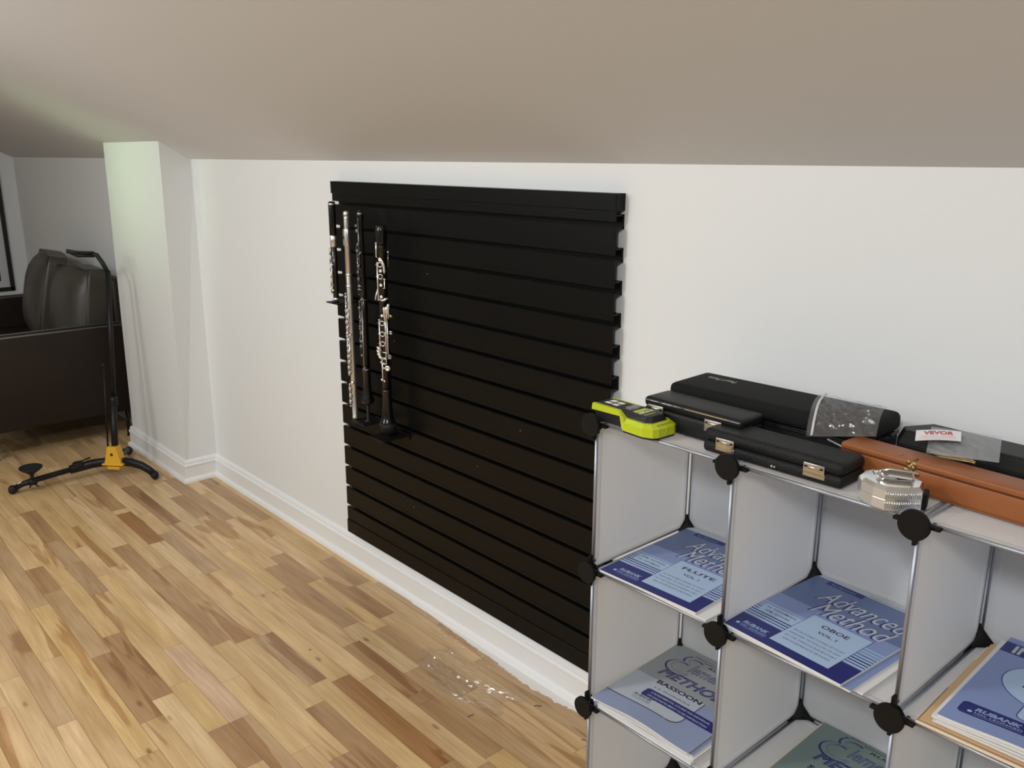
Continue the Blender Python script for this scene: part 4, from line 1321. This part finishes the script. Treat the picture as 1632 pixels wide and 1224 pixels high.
# chrome tape measure
t = thing('tape_measure', 'shiny chrome tape measure with belt clip near the middle connector', 'tape measure', (-.515, -.305, TZ))
ol = [(-.560, -.300), (-.557, -.318), (-.545, -.332), (-.522, -.343), (-.502, -.345), (-.486, -.334), (-.472, -.318), (-.466, -.309), (-.474, -.281), (-.490, -.270), (-.530, -.268), (-.552, -.280)]
ol = [(x + .515, y + .305) for x, y in ol]
def sc_(k): return [(x * k, y * k) for x, y in ol]
mb = MB()
mb.prism(sc_(.96), 0, .003, 'satin', taper=ol); mb.prism(ol, .003, .0165, 'satin'); mb.prism(sc_(.985), .0165, .0180, 'chrome'); mb.prism(ol, .0180, .031, 'satin'); mb.prism(ol, .031, .036, 'chrome', taper=sc_(.88))
mb.build('case', t)
mb = MB()
a, b = Vector((*ol[5], 0)), Vector((*ol[7], 0)); d = (b - a); nr = Vector((d.y, -d.x, 0)).normalized()
for i in range(16):
    p = a + d * (-.55 + 1.5 * i / 16)
    if i < 6:
        a2, b2 = Vector((*ol[4], 0)), Vector((*ol[5], 0)); p = a2 + (b2 - a2) * (i / 6.); n2 = Vector(((b2 - a2).y, -(b2 - a2).x, 0)).normalized()
    else:
        p = a + d * ((i - 6) / 10.); n2 = nr
    for z0, z1 in ((.006, .0155), (.020, .0295)):
        mb.tube([p + n2 * .0003 + Vector((0, 0, z0)), p + n2 * .0003 + Vector((0, 0, z1))], .0009, 'chrome', 6)
mb.build('grip_ribs', t)
mb = MB(); a, b = Vector(ol[7]), Vector(ol[8])
mid = (a + b) / 2; ang = math.atan2((b - a).y, (b - a).x)
mb.box((-.013, -.006, .002), (.013, .004, .027), 'conn', .0015, 1, T=Tr(mid.x, mid.y, 0) @ Rz(ang) , smooth=False); mb.build('tape_mouth', t, label='black tape mouth')
mb = MB()
cl = [(-.018, .012), (.020, -.006)]
ang = math.atan2(-.0, 1)
T0 = Tr(.004, .004, .036) @ Rz(R(28))
mb.tube([(-.018, 0, .0005), (-.016, 0, .006), (-.008, 0, .008), (.022, 0, .0065), (.026, 0, .0072)], .0075, 'chrome', 8, T=T0 @ Matrix.Scale(1, 4), flat=.18)
mb.lathe([(.016, 0), (.0165, .0012), (.014, .003), (.004, .0038)], 'chrome', 24, Tr(-.016, .014, .0355))
mb.build('belt_clip', t)

# ------------------------------------------------------------------ bits on the floor
t = thing('clear_film', 'crumpled clear plastic film lying on the floorboards below the slatwall', 'plastic film', (-1.69, -.15, 0))
mb = MB()
r_ = random.Random(12)
n = 26
hz = [[r_.random() for _ in range(n + 1)] for _ in range(n + 1)]
def ff(u, v):
    # lies along the boards, ragged outline
    x = -.19 + .36 * u + .02 * math.sin(9 * v); y = -.085 + .125 * v + .015 * math.sin(7 * u + 1)
    i, j = int(round(u * n)), int(round(v * n))
    e = min(1, 8 * min(u, v, 1 - u, 1 - v))
    return (x, y + .00 * u, .0012 + e * (.006 * hz[i][j] ** 2 + .008 * max(0, math.sin(11 * u + 3 * v)) ** 8 + .006 * max(0, math.sin(5 * u - 13 * v)) ** 8))
mb.grid(ff, n, n, 'floorfilm', False); mb.build('film', t)

mb = MB()  # ragged white streak with loose flecks, flat on the floor
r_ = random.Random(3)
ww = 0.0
def edge(x): # width of the ragged white streak
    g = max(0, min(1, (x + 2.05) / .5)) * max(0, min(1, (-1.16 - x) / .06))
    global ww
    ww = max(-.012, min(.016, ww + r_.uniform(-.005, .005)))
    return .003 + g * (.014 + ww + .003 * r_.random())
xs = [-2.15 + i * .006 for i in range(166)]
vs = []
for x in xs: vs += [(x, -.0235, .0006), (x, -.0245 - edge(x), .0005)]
mb.add(vs, [(2 * i, 2 * i + 1, 2 * i + 3, 2 * i + 2) for i in range(len(xs) - 1)], 'streak')
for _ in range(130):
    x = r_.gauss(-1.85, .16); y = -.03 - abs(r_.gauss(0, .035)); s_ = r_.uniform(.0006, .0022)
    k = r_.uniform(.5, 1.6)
    mb.add([(x - s_ * k, y, .0006), (x, y - s_, .0006), (x + s_ * k, y, .0006), (x, y + s_, .0006)], [(0, 1, 2, 3)], 'streak')
tag(mb.build('floor_streak'), 'ragged white smear on the floor along the baseboard', 'paint smear')

CR = [(-1.468, -.098, .5, 'dark wood sliver on the floor closest to the baseboard'), (-1.555, -.26, 1.2, 'tiny dark sliver on the floor in front of the clear film'), (-1.285, -.107, .2, 'dark sliver on the floor beside the cube shelf'), (-2.12, -.42, .9, 'tiny dark speck on the floorboards left of the clear film')]
for x, y, a, lb in CR:
    mb = MB(); s_ = .4 if 'speck' in lb else 1.0
    mb.tube([(-.008 * s_, -.003 * s_, .001), (-.001, .001, .002), (.004 * s_, -.001, .0015), (.009 * s_, .004 * s_, .001)], .0009, 'crumb', 6)
    tag(mb.build('wood_sliver', loc=(x, y, 0), rot=(0, 0, a)), lb, 'sliver', 'slivers on the floor')
